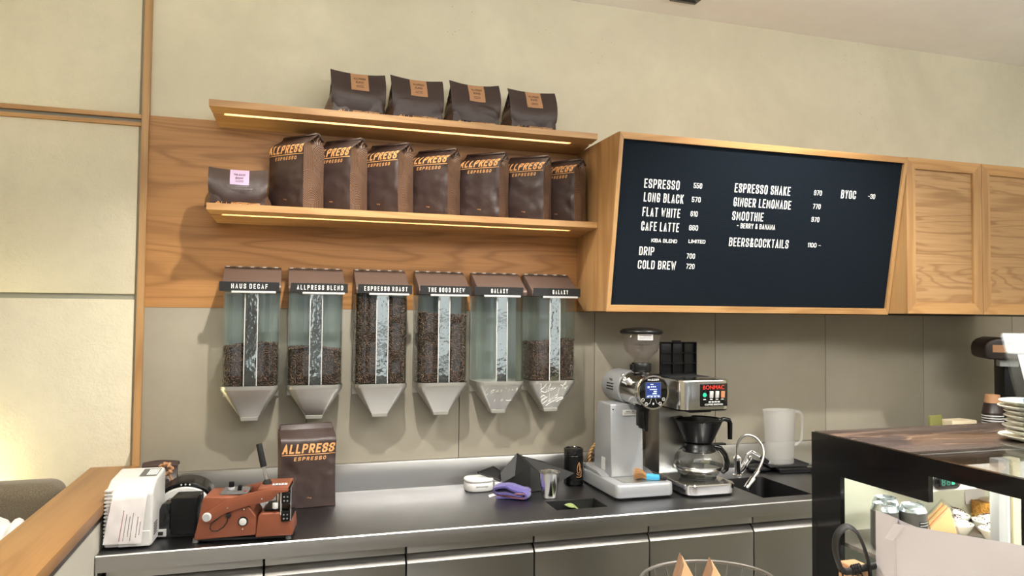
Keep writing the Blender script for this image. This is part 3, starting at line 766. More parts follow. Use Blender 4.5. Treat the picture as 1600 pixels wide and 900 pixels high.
def short_bag(label, loc, rz, seed, mat_label, lines, group, w=.201, d=.135, h=.165, slope=.012):
    t = thing('folded_coffee_bag', label, 'coffee bag', loc, rz, group)
    front, side = bag_shape(w*.97, d, h*.80, seed, .0, .006, .55, .022)
    m = MB(); m.grid(lambda u, v_: front(u, v_), 18, 20); m.grid(lambda u, v_: front(u, v_, True), 18, 20, flip=True)
    m.add([front(0, 0), front(1, 0), front(1, 0, True), front(0, 0, True)], [(0, 1, 2, 3)]); m.build('bag_body', 'brown_bag', t, 60)
    for s_ in (-1, 1):
        g = MB(); g.grid(lambda u, v_: side(u, v_, s_), 10, 20); g.build('side_gusset', 'gusset_print', t, 60)
    # upper part folded forward and down: a wide flap in front
    rnd = random.Random(seed*7); off = Vector((rnd.uniform(0, 40), rnd.uniform(0, 40), rnd.uniform(0, 40)))
    k1, k2 = rnd.uniform(.2, 1), rnd.uniform(.2, 1)
    def top(u): return h+slope*(k1*(1-u)**2+k2*u**2)-.006*math.sin(PI*u)
    def flap(u, v_, o=0):
        z0 = .010+.028*((2*u-1)**6); z = z0+(top(u)-z0)*v_
        x = (2*u-1)*(w/2+.004)*(1-.03*(1-v_)**2)
        y = -d/2-.014-.006*math.sin(PI*min(1, v_*.95))+.048*v_**1.7+.010*(1-v_)**3
        y += .006*noise.noise(Vector((x*16, z*16, seed))+off)*(1-.5*v_)+.010*abs(2*u-1)**3*(1-v_)
        return Vector((x, y+o, z))
    f = MB(); nu, nv = 22, 16
    f.grid(lambda u, v_: flap(u, v_), nu, nv); f.grid(lambda u, v_: flap(u, v_, .0035), nu, nv, flip=True)
    f.grid(lambda u, v_: flap(u, 1, .0035*v_), nu, 1); f.grid(lambda u, v_: flap(u, 0, .0035*v_), nu, 1, flip=True)
    for s_ in (0, 1): f.grid(lambda u, v_: flap(s_, v_, .0035*u), 1, nv, flip=bool(s_))
    f.build('folded_flap', 'brown_bag', t, 60)
    bk = MB(); bk.grid(lambda u, v_: Vector(((2*u-1)*w*.47, (flap(u, 1).y+.004)*(v_)+(1-v_)*(d*.12), top(u)*.997*v_+(1-v_)*h*.74)), 16, 4)
    bk.grid(lambda u, v_: Vector(((2*u-1)*w*.47, (flap(u, 1).y+.006)*(v_)+(1-v_)*(d*.14), top(u)*.997*v_+(1-v_)*h*.74)), 16, 4, flip=True)
    bk.build('rear_fold', 'brown_bag', t, 60)
    s0, s1 = .36, .68
    st = MB(); st.grid(lambda u, v_: flap(s0+(s1-s0)*u, .52+.48*v_, -.0012), 8, 8)
    st.grid(lambda u, v_: flap(s0+(s1-s0)*u, .52+.48*v_, -.0002), 8, 8, flip=True)
    so = st.build('sticker', mat_label, t)
    tx = MB()
    for body, v0, tw, th in lines:
        vs, fs = text2d(body, width=tw, height=th, bold=.015, cuts=1, shear=.1)
        tx.add([flap((s0+s1)/2+a/(w+.008), v0+b_/(top(.5)-.012), -.0018) for a, b_, c in vs], fs)
    for q in (.65, .61): tx.grid(lambda u, v_: flap(.45+.14*u, q+.012*v_, -.0018), 4, 1)
    tx.build('label_lettering', 'ink_brown', so)
    print_on('printed_lettering', front, [('ALLPRESS', .0, .0065, w*.80, .009, .2, .2)], w, h*.8, t, 'tan_ink')
    return t
UPG = 'folded coffee bags on the upper shelf'
bl = [('ALLPRESS', .86, .046, .0085), ('BLEND', .76, .030, .0085)]
for i, (x, lab) in enumerate([(.256, 'folded brown coffee bag with tan label, leftmost on the upper shelf'), (.484, 'folded brown coffee bag with tan label, second from left on the upper shelf'),
                              (.718, 'folded brown coffee bag with tan label, third from left on the upper shelf'), (.962, 'folded brown coffee bag with tan label, rightmost on the upper shelf')]):
    short_bag(lab, (x, -.118, 2.3085), math.radians([4, 3, 3, 2][i]), 31+i, 'tan_label', bl, UPG)
short_bag('folded brown coffee bag with lavender label at the left end of the lower shelf', (-.165, -.120, Z1), .03, 41, 'lavender_label',
          [('THE GOOD', .84, .040, .0085), ('BREW', .73, .028, .0085)], None, h=.138, w=.196, slope=.004)
# ================================================================== bean dispensers
def rfront(hx, y0, y1, r, n=7):
    """outline with rounded front corners: front at y0 (towards the room), flat back at y1"""
    return [(hx, y1), (-hx, y1)]+arc(-hx+r, y0+r, r, 180, 270, n)+arc(hx-r, y0+r, r, 270, 360, n)
def loft(mb, rings, cap0=True, cap1=True, m=0):
    n = len(rings[0]); v = [p for r in rings for p in r]; f = []
    for k_ in range(len(rings)-1):
        for i in range(n): f.append((k_*n+i, k_*n+(i+1) % n, (k_+1)*n+(i+1) % n, (k_+1)*n+i))
    if cap0: f.append(tuple(range(n))[::-1])
    if cap1: f.append(tuple((len(rings)-1)*n+i for i in range(n)))
    return mb.add(v, f, m)
def shell(mb, out, inn, z0, z1):
    n = len(out); v = [(x, y, z0) for x, y in out]+[(x, y, z1) for x, y in out]+[(x, y, z0) for x, y in inn]+[(x, y, z1) for x, y in inn]; f = []
    for i in range(n):
        j = (i+1) % n
        f += [(i, j, n+j, n+i), (2*n+j, 2*n+i, 3*n+i, 3*n+j), (i, 2*n+i, 2*n+j, j), (n+i, n+j, 3*n+j, 3*n+i)]
    return mb.add(v, f)
# one roasted bean: a flattened ellipsoid with few faces
BV, BF = [], []
for j in range(1, 4):
    for i in range(7):
        a = 2*PI*i/7; e = -PI/2+PI*j/4
        BV.append(Vector((math.cos(a)*math.cos(e)*.0046, math.sin(a)*math.cos(e)*.0034, math.sin(e)*.0026)))
BV += [Vector((0, 0, -.0026)), Vector((0, 0, .0026))]
for j in range(2):
    for i in range(7): BF.append((j*7+i, j*7+(i+1) % 7, (j+1)*7+(i+1) % 7, (j+1)*7+i))
for i in range(7): BF.append((21, (i+1) % 7, i)); BF.append((22, 14+i, 14+(i+1) % 7))
def beans(label, cx, cz, top, seed, name='coffee_beans'):
    rnd = random.Random(seed); mb = MB()
    hx, yf, yb = .0925, -.1325, -.02
    loft(mb, [[(x*.97, y, z) for x, y in rfront(hx-.004, yf+.004, yb, .028)] for z in (.131, top-.006)])
    def put(p):
        R = Euler((rnd.uniform(0, 6.28), rnd.uniform(0, 6.28), rnd.uniform(0, 6.28))).to_matrix()
        mb.add([Vector(p)+R @ q for q in BV], BF)
    line = rfront(hx, yf, yb, .028, 6)[1:]
    pts = []
    for (a, b_) in zip(line, line[1:]+[line[0]]):
        if a[1] == yb and b_[1] == yb: continue
        n = max(1, int(math.hypot(b_[0]-a[0], b_[1]-a[1])/.0058))
        for i in range(n): pts.append((a[0]+(b_[0]-a[0])*i/n, a[1]+(b_[1]-a[1])*i/n))
    z = .135
    while z < top-.002:
        for x, y in pts: put((x+rnd.uniform(-.0022, .0022), y+rnd.uniform(0, .003), z+rnd.uniform(-.0022, .0022)))
        z += .0055
    x = -hx
    while x < hx:
        y = yf+.006
        while y < yb:
            put((x+rnd.uniform(-.003, .003), y+rnd.uniform(-.003, .003), top+rnd.uniform(-.003, .002)+.008*math.sin(17*x+seed)+.005*(noise.noise(Vector((x*30, y*30, seed)))))); y += .0065
        x += .0065
    o = mb.build(name, 'roasted_bean', None, 80, (cx, 0, cz)); tag(o, label, 'coffee beans', 'beans in the wall dispensers', 'stuff'); return o
DG = 'coffee bean dispensers on the wall'
DISP = [(-.110, 'HAUS DECAF', -.0075, .125, .277, 'wall dispenser labelled HAUS DECAF, a third full of dark beans'), (.1205, 'ALLPRESS BLEND', .010, .168, .262, 'wall dispenser lettered with a two word blend name, a third full, above the standing bag'),
        (.368, 'ESPRESSO ROAST', .008, .165, .466, 'wall dispenser labelled ESPRESSO ROAST, filled with beans to the top'), (.6105, 'THE GOOD BREW', .004, .147, .402, 'wall dispenser labelled THE GOOD BREW, nearly full of beans'),
        (.8495, 'GALAXY', -.018, .070, 0, 'empty wall dispenser labelled GALAXY with faint chalk writing'), (1.078, 'GALAXY', .004, .068, .292, 'wall dispenser labelled GALAXY, half full, with white handwriting on its funnel')]
for i, (cx, word, off, tw, top, lab) in enumerate(DISP):
    z0 = 1.150
    t = thing('bean_dispenser', lab, 'dispenser', (cx, 0, z0), 0, DG)
    m = MB(); m.bb(-.1005, .1005, -.011, -.0045, .08, .50, .001, 1); m.build('back_plate', 'steel_satin', t)
    m = MB(); shell(m, rfront(.0995, -.141, -.0115, .032), rfront(.0965, -.138, -.0145, .029), .1315, .476); m.build('hopper', 'hopper_glass', t, 50)
    m = MB(); m.bb(-.0205, .0205, -.1435, -.1412, .1315, .474); m.build('mirror_strip', 'mirror', t)
    m = MB()
    for s_ in (-1, 1): m.bb(s_*.0222-.0016, s_*.0222+.0016, -.1445, -.1412, .1315, .474, .0005, 1)
    m.build('strip_edging', 'white_plastic', t)
    # funnel
    m = MB(); o1 = rfront(.102, -.144, -.0115, .033, 7); o2 = rfront(.033, -.100, -.040, .004, 7)
    loft(m, [[(x, y, .1305) for x, y in o1], [(x, y, .118) for x, y in o1], [(x*.99, y+.0006, .114) for x, y in o1], [(x, y, .012) for x, y in o2]], False, False)
    loft(m, [[(x*.985, y*.985-.001, .1300) for x, y in o1], [(x*.985, y*.985-.001, .116) for x, y in o1], [(x*.94, y*.98-.001, .012) for x, y in o2]], False, False)
    fn = m.build('funnel', 'steel_satin', t, 30)
    m = MB(); loft(m, [[(x*1.02, y-.001, .0118) for x, y in o2], [(x*.90, y-.001, .0) for x, y in o2]]); m.build('spout', 'steel_satin', t, 30)
    # sloping lid
    m = MB(); m.prism([(-.148, .478), (-.152, .492), (-.150, .500), (-.030, .573), (-.0125, .575), (-.0125, .478)], -.1025, .1025, 'X', .0015, 2); m.build('lid', 'brown_metal', t)
    m = MB()
    for q in range(9): m.bb(-.098+q*.0218, -.085+q*.0218, -.036, -.024, .5715, .5762, .0005, 1, m=q % 2)
    m.build('hinge', ['white_plastic', 'grey_dark'], t)
    m = MB(); m.bb(off-.1035, off+.1035, -.1565, -.1535, .4775, .5125, .0008, 1); pl = m.build('name_plate', 'black_matte', t)
    m = MB(); put_strokes(m, word, (off+(.014 if i == 5 else (.002 if i else .0)), -.1568, .4965), width=tw, height=.0172, th=.14, gap=.32, space=.6, extrude=.0003); m.build('plate_lettering', 'white_ink', pl)
    m = MB(); m.bb(off-.062, off+.092, -.159, -.150, .4715, .4795, .002, 2); m.build('label_rail', 'white_plastic', t)
    # handwriting on the sloping front of the funnel
    def fp(u, v_): # u across, v up the slope 0..1
        z = .012+(.114-.012)*v_; return Vector((u, -.100-.0434*v_-.0012, z))
    K5 = [[(350, 150), (372, 270), (390, 392)], [(475, 150), (440, 230), (372, 292), (400, 335), (470, 362), (520, 345)], [(492, 285), (500, 335)], [(488, 232), (494, 244)], [(580, 148), (552, 240), (532, 330), (568, 328), (592, 272), (560, 268)],
          [(640, 262), (612, 270), (602, 310), (632, 312), (648, 262), (652, 300), (690, 262), (708, 258)], [(930, 98), (885, 190), (876, 292)], [(820, 185), (876, 208)], [(942, 150), (888, 192)], [(980, 215), (955, 270), (950, 326)], [(920, 270), (962, 262)],
          [(455, 440), (432, 572), (482, 652)], [(412, 488), (462, 432), (518, 462), (440, 575)], [(452, 560), (560, 480), (582, 560), (482, 652)], [(600, 400), (612, 540), (606, 640)], [(622, 574), (656, 532), (634, 520), (622, 588), (664, 582)], [(668, 580), (682, 502), (690, 544), (722, 470), (732, 522)],
          [(800, 270), (794, 400), (800, 505)], [(794, 425), (752, 450), (746, 512), (794, 492)], [(570, 702), (640, 632), (800, 542), (832, 512), (940, 494)], [(952, 526), (860, 562), (800, 606)]]
    K4 = [[(420, 228), (372, 300), (370, 370), (405, 408), (440, 372)], [(530, 290), (500, 330), (512, 362), (560, 330), (568, 280), (530, 290)], [(612, 345), (628, 290), (640, 340), (664, 288), (672, 340)], [(715, 335), (730, 280), (742, 325)], [(815, 250), (840, 232)],
          [(890, 320), (905, 262), (920, 300)], [(975, 262), (968, 300), (1000, 292)], [(1102, 250), (1062, 262), (1072, 300), (1104, 262), (1080, 350)], [(632, 512), (612, 545), (640, 560), (620, 585)], [(790, 515), (762, 540), (790, 562), (812, 530), (790, 515)], [(880, 545), (940, 548), (1030, 540)]]
    strokes = {5: [[((x-665-(y-80)*.058)*.000186, (765-y)/590) for x, y in k_] for k_ in K5], 4: [[((x-705-(y-90)*.07)*.000186, (775-y)/590) for x, y in k_] for k_ in K4]}.get(i)
    if strokes:
        m = MB()
        for sk in strokes: m.tube([fp(*q) for q in sk], .0008 if i == 5 else .0004, 6)
        m.build('handwriting', 'white_ink' if i == 5 else 'white_led', fn)
    if top: beans('dark roasted coffee beans inside the dispenser labelled '+word if i != 1 else 'dark roasted coffee beans inside the second dispenser, above the standing bag', cx, z0, top, i+1)
# ================================================================== left end of the counter
T = .8515
# receipt printer
p = thing('receipt_printer', 'white boxy receipt printer with a printed sheet taped on its front', 'printer', (-.418, -.572, T), -.05)
m = MB(); m.prism([(.0, .004), (.0, .158), (.012, .174), (.055, .194), (.17, .203), (.182, .192), (.182, .004)], -.070, .060, 'X', .009, 3, ang=20); m.build('body', 'white_plastic', p, 50)
m = MB()
for i in range(15): m.bb(-.0715, -.050, -.0018, .12, .016+i*.0108, .0215+i*.0108, .001, 1)
m.build('side_ribs', 'white_plastic', p)
m = MB(); m.bb(-.030, .055, -.003, .004, .006, .050, .001, 1); m.bb(.012, .013, -.0034, .004, .006, .050); m.build('paper_door', 'white_plastic', p)
m = MB()
e_ = Vector((0, .115, .010)).normalized(); zc_ = Vector((0, .11, .198))
def on_top(u, y, w=.0012): return Vector((u, y, .194+(y-.055)*(.009/.115)+w))
m.add([on_top(.005, .070), on_top(.054, .070), on_top(.054, .150), on_top(.005, .150)], [(0, 1, 2, 3)]); lp = m.build('control_panel', 'grey_dark', p)
m = MB()
for i in range(6): a = .024+i*.005; m.add([on_top(a, .080, .002), on_top(a+.003, .080, .002), on_top(a+.003, .14, .002), on_top(a, .14, .002)], [(0, 1, 2, 3)])
m.build('panel_marking', 'white_ink', lp)
m = MB()
for i in range(5): m.bb(.0602, .0616, .02, .06, .03+i*.008, .034+i*.008)
m.build('side_vent', 'grey_dark', p)
# taped sheet of paper
def sheet(u, v_, o=0):
    a = Vector((-.070, -.006, .018)).lerp(Vector((.034, -.012, .018)), u); b2 = Vector((-.048, -.005, .150)).lerp(Vector((.046, -.006, .156)), u)
    c_ = Vector((-.040, .030, .1835)).lerp(Vector((.042, .028, .1830)), u)
    q = a.lerp(b2, v_/.78) if v_ < .78 else b2.lerp(c_, (v_-.78)/.22)
    q = q+Vector((0, -.0035-.004*math.sin(PI*v_)-.003*noise.noise(Vector((u*4, v_*4, 2)))-o, 0)); q.z += .003*smooth(v_, .7, .9)
    return q
m = MB(); m.grid(lambda u, v_: sheet(u, v_), 14, 22); m.grid(lambda u, v_: sheet(u, v_, -.0006), 14, 22, flip=True); pa = m.build('taped_paper', 'white_matte', p, 70)
m = MB(); rnd = random.Random(5)
rows = [(.40, .05, .56, 0), (.50, .05, .5, 1), (.60, .12, .46, 1), (.68, .05, .50, 1), (.82, .1, .42, 1), (.90, .14, .36, 1)]
for u0, v0, v1, c_ in rows:
    v_ = v0
    while v_ < v1:
        l = rnd.uniform(.008, .02); m.add([sheet(u0, v_, .0009), sheet(u0+.022, v_, .0009), sheet(u0+.022, v_+l, .0009), sheet(u0, v_+l, .0009)], [(0, 1, 2, 3)], c_); v_ += l+.008
m.build('faint_print', ['ink_red', 'ink_grey'], pa)
# round white roll printer with dark arched lid
r_ = thing('label_printer', 'white round-fronted label printer with dark arched lid between printer and sealer', 'printer', (-.298, -.30, T))
m = MB(); m.prism([(-.075, .004), (.075, .004), (.075, .072)]+[(.075*math.cos(a*PI/20), .072+.050*math.sin(a*PI/20)) for a in range(1, 20)]+[(-.075, .072)], -.05, .07, 'Y', .005, 3, ang=40); m.build('body', 'white_plastic', r_, 45)
ol = [(.086*math.cos(a*PI/24), .072+.064*math.sin(a*PI/24)) for a in range(2, 23)]; il = [(.0765*math.cos(a*PI/24), .072+.052*math.sin(a*PI/24)) for a in range(2, 23)]
m = MB(); m.prism(ol+il[::-1], -.046, .08, 'Y', .001, 1, ang=50); ld = m.build('arched_lid', 'black_plastic', r_, 45)
m = MB()
for k_ in (8, 9.2, 10.4): 
    a = (24-k_)*PI/24*1.0-1.0; m.cyl((.083*math.cos(a+.6), -.0468, .072+.058*math.sin(a+.6)), (.083*math.cos(a+.6), -.0440, .072+.058*math.sin(a+.6)), .003, n=12)
m.build('button', 'white_plastic', ld)
m = MB(); m.bb(-.062, .062, -.058, -.0485, .035, .042, .002, 2); m.build('label_slot', 'grey_plastic', r_)
# black cash drawer style boxes
k2 = thing('power_unit', 'black two-part power unit box beside the copper sealer', 'power unit', (-.297, -.455, T), -.12)
m = MB(); m.bb(-.020, .058, -.035, .055, .008, .120, .003, 2); m.build('main_box', 'black_plastic', k2)
m = MB(); m.prism([(-.058, .022), (-.022, .022), (-.022, .104), (-.046, .102), (-.060, .072)], -.03, .05, 'Y', .003, 2); m.build('side_box', 'black_gloss', k2)
m = MB(); m.bb(-.062, -.030, -.040, -.030, .004, .026, .002, 2); m.bb(-.056, -.038, -.043, -.038, .010, .020, .001, 1, m=1); m.build('bracket', ['grey_plastic', 'black_matte'], k2)
m = MB(); m.bb(-.02, .052, -.03, .05, 0, .008); m.build('foot', 'black_rubber', k2)
# brown pouch with a tan tie, standing behind the printer
q_ = thing('tied_pouch', 'dark brown coffee pouch with patterned tan tie behind the white printer', 'pouch', (-.400, -.165, T))
front, side = bag_shape(.115, .09, .160, 77, .1, .016, .30)
m = MB(); m.grid(lambda u, v_: front(u, v_), 16, 18); m.grid(lambda u, v_: front(u, v_, True), 16, 18, flip=True)
for s_ in (-1, 1): m.grid(lambda u, v_: side(u, v_, s_), 8, 18)
m.add([front(0, 0), front(1, 0), front(1, 0, True), front(0, 0, True)], [(0, 1, 2, 3)]); 
m.grid(lambda u, v_: Vector(((2*u-1)*.058, .004+.05*v_, .158+.018*math.sin(PI*v_)*(.6+.4*math.sin(3*u)))), 12, 8); m.grid(lambda u, v_: Vector(((2*u-1)*.058, .006+.05*v_, .153+.018*math.sin(PI*v_)*(.6+.4*math.sin(3*u)))), 12, 8, flip=True)
m.build('pouch_body', 'brown_bag', q_, 60)
m = MB(); pth = []
for i in range(40):
    a = 2*PI*i/40; pth.append((.026+.016*math.cos(a)+.004*math.sin(7*a), -.052+.004*math.cos(5*a), .158+.018*math.sin(a)))
m.tube(pth, [.006+.002*math.sin(i*2.1) for i in range(40)], 10, True); m.tube([(.036, -.054, .146), (.046, -.058, .125), (.054, -.062, .10), (.062, -.066, .08)], [.004, .005, .005, .004], 8, flat=.3)
m.build('tie', 'tan_label', q_, 60)
# clear acrylic screen standing on the ledge end
a_ = MB(); a_.hull([(-.508, -.30, .990), (-.508, -.08, .990), (-.508, -.08, 1.058), (-.508, -.24, .998), (-.505, -.30, .990), (-.505, -.08, .990), (-.505, -.08, 1.058), (-.505, -.24, .998)],
    [(0, 1, 2, 3), (7, 6, 5, 4), (0, 4, 5, 1), (1, 5, 6, 2), (2, 6, 7, 3), (3, 7, 4, 0)])
tag(a_.build('acrylic_screen', 'acrylic'), 'small clear acrylic screen standing on the oak ledge end', 'screen')

# bag sealer
s = thing('bag_sealer', 'copper coloured hand lever bag sealer with black-gripped lever', 'bag sealer', (-.247, -.572, T), -.13)
def zp(px, pz): return ((px-60)*.000273, (830-pz)*.000273)   # outline read off in the machine's own front elevation
def outl(pts): return [zp(*q) for q in pts]
m = MB()
m.prism(outl([(62, 803), (108, 600), (150, 360), (172, 325), (205, 318), (520, 330), (640, 430), (735, 560), (738, 768)]), .002, .118, 'Y', .006, 3); m.build('body', 'copper_paint', s, 50)
m = MB(); m.prism(outl([(722, 792), (752, 545), (785, 515), (970, 515), (1100, 530), (1132, 780)]), -.004, .122, 'Y', .006, 3); m.build('front_block', 'copper_paint', s, 50)
m = MB(); m.bb(.002, .29, .01, .11, .004, .0105); m.build('underside', 'black_matte', s)
for x in (.006, .278):
    for y in (.012, .104):
        m = MB(); m.cyl((x, y, 0), (x, y, .012), .009, .008, 16); m.build('foot', 'grey_dark', s)
arm = outl([(170, 500), (220, 470), (330, 405), (430, 350), (560, 310), (700, 280), (870, 250), (1075, 255), (1078, 285), (960, 300), (905, 372), (800, 398), (660, 425), (520, 462), (400, 505), (300, 570), (250, 600), (190, 590), (165, 550)])
for y0 in (-.010, .122):
    m = MB(); m.prism(arm, y0, y0+.009, 'Y', .0015, 2, ang=50); m.build('lever_arm', 'copper_paint', s, 40)
m = MB(); x0, z0_ = zp(745, 250); x1, _ = zp(1072, 250)
m.prism([(x0, z0_-.012), (x1, z0_-.004), (x1+.001, z0_+.003), (x0, z0_+.002)], -.008, .128, 'Y', .0015, 2); hd = m.build('head_plate', 'copper_paint', s)
m = MB(); m.box((x0+.060, .035, z0_+.0045), (.044, .020, .0012), (0, 0, .08)); m.build('rating_label', 'white_matte', hd)
m = MB()
for i in range(4): m.bb(x0+.043+i*.009, x0+.048+i*.009, .028, .041, z0_+.0052, z0_+.0056)
m.build('label_print', 'ink_grey', hd)
m = MB()
for q in ((.058, .012), (.058, .060), (.08, .03)): m.cyl((x0+q[0], q[1], z0_), (x0+q[0], q[1], z0_+.005), .0028, n=12)
for px, pz in ((430, 440), (795, 352), (597, 472), (587, 690)):
    a, b_ = zp(px, pz); yy = -.0102 if pz in (440, 352) else .0018
    m.cyl((a, yy, b_), (a, yy-.003, b_), .0030, .002, 12)
m.build('screw', 'chrome', s)
m = MB(); a, b_ = zp(215, 532); m.cyl((a, -.010, b_), (a, -.017, b_), .0135, n=28, bev=.002); m.cyl((a, -.0171, b_), (a, -.0185, b_), .0095, n=24, m=1); m.build('pivot_cap', ['white_plastic', 'grey_plastic'], s)
m = MB(); a, b_ = zp(592, 606); m.cyl((a, .002, b_), (a, -.004, b_), .0145, n=28, bev=.002); m.cyl((a, -.004, b_), (a, -.008, b_), .0112, n=28, bev=.002, m=1); m.build('round_dial', ['black_plastic', 'white_plastic'], s)
m = MB(); a, b_ = zp(435, 535); m.cyl((a, .002, b_), (a, -.006, b_), .0075, n=20, bev=.001)
lp_ = [(435, 545), (425, 600), (390, 650), (330, 690), (270, 690), (248, 660), (258, 610), (320, 560), (372, 515)]
m.tube([(zp(*q)[0], -.012+.0005*i, zp(*q)[1]) for i, q in enumerate(lp_)], .0018, 8); m.build('cable', 'black_rubber', s)
# control panel on top of the body
a, b_ = zp(205, 318); a2, _ = zp(505, 318)
m = MB(); m.bb(a+.030, a2+.03, .020, .112, b_-.002, b_+.0022, .001, 1); cp = m.build('control_panel', 'grey_dark', s)
m = MB(); m.cyl((a+.055, .075, b_), (a+.055, .075, b_+.010), .011, .0105, 24, bev=.001, m=1); m.cyl((a+.055, .075, b_+.010), (a+.055, .075, b_+.026), .0085, .008, 20, bev=.001); m.build('knob', ['black_plastic', 'grey_plastic'], cp)
m = MB(); m.box((a+.083, .062, b_+.009), (.012, .012, .016), (0, .1, 0), .001, 2); m.build('rocker_switch', 'black_plastic', cp)
m = MB()
for x, y, mi in ((.052, .038, 0), (.078, .034, 0), (.103, .040, 1), (.112, .080, 0)): m.cyl((a+x, y, b_), (a+x, y, b_+.007), .0030, .0026, 12, mi)
m.build('indicator', ['chrome', 'ink_red'], cp)
# sealing jaws, rods and clamps at the right end
m = MB()
for px, y in ((1000, -.004), (1000, .11), (940, .05)):
    a, b_ = zp(px, 545); m.cyl((a, y, b_), (a, y, b_+.068), .0032, n=14)
m.build('guide_rod', 'chrome', s)
m = MB()
for z_ in (.058, .113):
    for y in (-.006, .102): m.bb(.258, .282, y-.004, y+.012, z_, z_+.032, .002, 2)
m.bb(.205, .275, .01, .11, .088, .094); m.bb(.205, .280, .006, .114, .140, .150, .002, 2); m.build('clamp', 'black_plastic', s)
m = MB(); a, b_ = zp(935, 490); m.cyl((a, .0, b_+.004), (a, .0, b_+.022), .009, n=20, bev=.002); m.build('bobbin', 'white_plastic', s)
m = MB()
for z_ in (.068, .080, .122, .134): m.cyl((.266, -.010, z_), (.266, -.0125, z_), .0026, n=10); m.cyl((.276, -.010, z_), (.276, -.0125, z_), .0026, n=10)
m.bb(.284, .287, -.006, .114, .06, .16); m.build('fittings', 'chrome', s)
# lever with black grip
a, b_ = zp(810, 190); base = Vector((a, .060, z0_+.002)); top_ = base+Vector((-.031, .02, .122))
m = MB(); m.cyl(base, base.lerp(top_, .5), .0055, n=18); m.build('lever_rod', 'chrome', s)
m = MB(); m.cyl(base.lerp(top_, .42), top_, .0098, .0092, 24, bev=.002); m.build('lever_grip', 'black_rubber', s)
m = MB(); m.lathe([(.0, .0), (.015, 0), (.013, .006), (.008, .013), (0, .014)], 20, base); m.build('lever_boot', 'black_rubber', s)
# ================================================================== middle of the counter
# white timer
t = thing('kitchen_scale', 'small white oval countertop scale with flat lid near backsplash', 'scale', (.762, -.128, T))
def oval(rx, ry, z, n=40, p=2.6): return [(rx*abs(math.cos(2*PI*i/n))**(2/p)*(1 if math.cos(2*PI*i/n) >= 0 else -1), ry*abs(math.sin(2*PI*i/n))**(2/p)*(1 if math.sin(2*PI*i/n) >= 0 else -1), z) for i in range(n)]
m = MB(); loft(m, [oval(.054, .046, 0), oval(.058, .050, .004), oval(.058, .050, .030), oval(.055, .047, .034)]); m.build('body', 'white_plastic', t, 50)
m = MB(); loft(m, [oval(.0535, .0455, .0335), oval(.0535, .0455, .0365)]); m.build('seam', 'grey_dark', t)
m = MB(); loft(m, [oval(.0570, .0490, .0365), oval(.0585, .0505, .039), oval(.0585, .0505, .044), oval(.055, .047, .0475)]); m.build('lid', 'white_plastic', t, 50)
m = MB(); m.bb(-.022, .026, -.0518, -.0495, .020, .025, .001, 1); m.build('marking', 'grey_plastic', t)
# black scoop tray
k_ = thing('bean_scoop', 'black folded plastic scoop tray leaning with pointed spout behind steel cup', 'scoop', (.955, -.16, T))
P = {'pk': (.929, -.11, .985), 'pr': (.952, -.115, .972), 'cr': (.954, -.205, .948), 'L': (.847, -.150, .918), 'Ll': (.846, -.170, .880), 'bl': (.884, -.155, .8525), 'bm': (.947, -.232, .8525), 'br': (1.006, -.215, .8525),
     't3': (1.043, -.115, .946), 't4': (1.085, -.125, .930), 'tip': (1.150, -.19, .907), 'lo': (1.075, -.225, .885), 'bb': (1.02, -.09, .8525), 'bl2': (.90, -.085, .8525)}
def pl(*n): return [Vector(P[q])-Vector((.955, -.16, T)) for q in n]
m = MB()
for face in (('L', 'Ll', 'bl', 'bm', 'cr', 'pk'), ('pk', 'cr', 'pr'), ('pr', 'cr', 'bm', 'br', 'lo', 'tip'), ('pr', 'tip', 't4', 't3'), ('L', 'pk', 'pr', 't3', 'bb', 'bl2'), ('Ll', 'L', 'bl2', 'bl'), ('t3', 't4', 'tip', 'lo', 'br', 'bb'), ('bl', 'bl2', 'bb', 'br', 'bm')):
    q = pl(*face); c_ = sum(q, Vector())/len(q); n = len(q)
    m.add(q+[c_], [(i, (i+1) % n, n) for i in range(n)])
m.build('tray', 'black_matte', k_, 20, weld=True)
m = MB(); h_ = [Vector(q)-Vector((.955, -.16, T)) for q in ((.757, -.135, .914), (.838, -.075, .920), (.870, -.120, .902), (.846, -.160, .882))]
up_ = Vector((0, 0, .006)); m.hull(h_+[q+up_ for q in h_], [(0, 1, 2, 3), (7, 6, 5, 4), (0, 4, 5, 1), (1, 5, 6, 2), (2, 6, 7, 3), (3, 7, 4, 0)], .002, 2); m.tube([h_[0]+up_, h_[1]+up_, h_[2]+up_], .0035, 8); m.build('handle', 'black_matte', k_, 40)
# white block under the scoop
o = MB(); o.bb(.822, .862, -.16, -.10, T, T+.030, .004, 3)
tag(o.build('white_box', 'white_plastic'), 'small white plastic box half hidden under the black scoop', 'box')
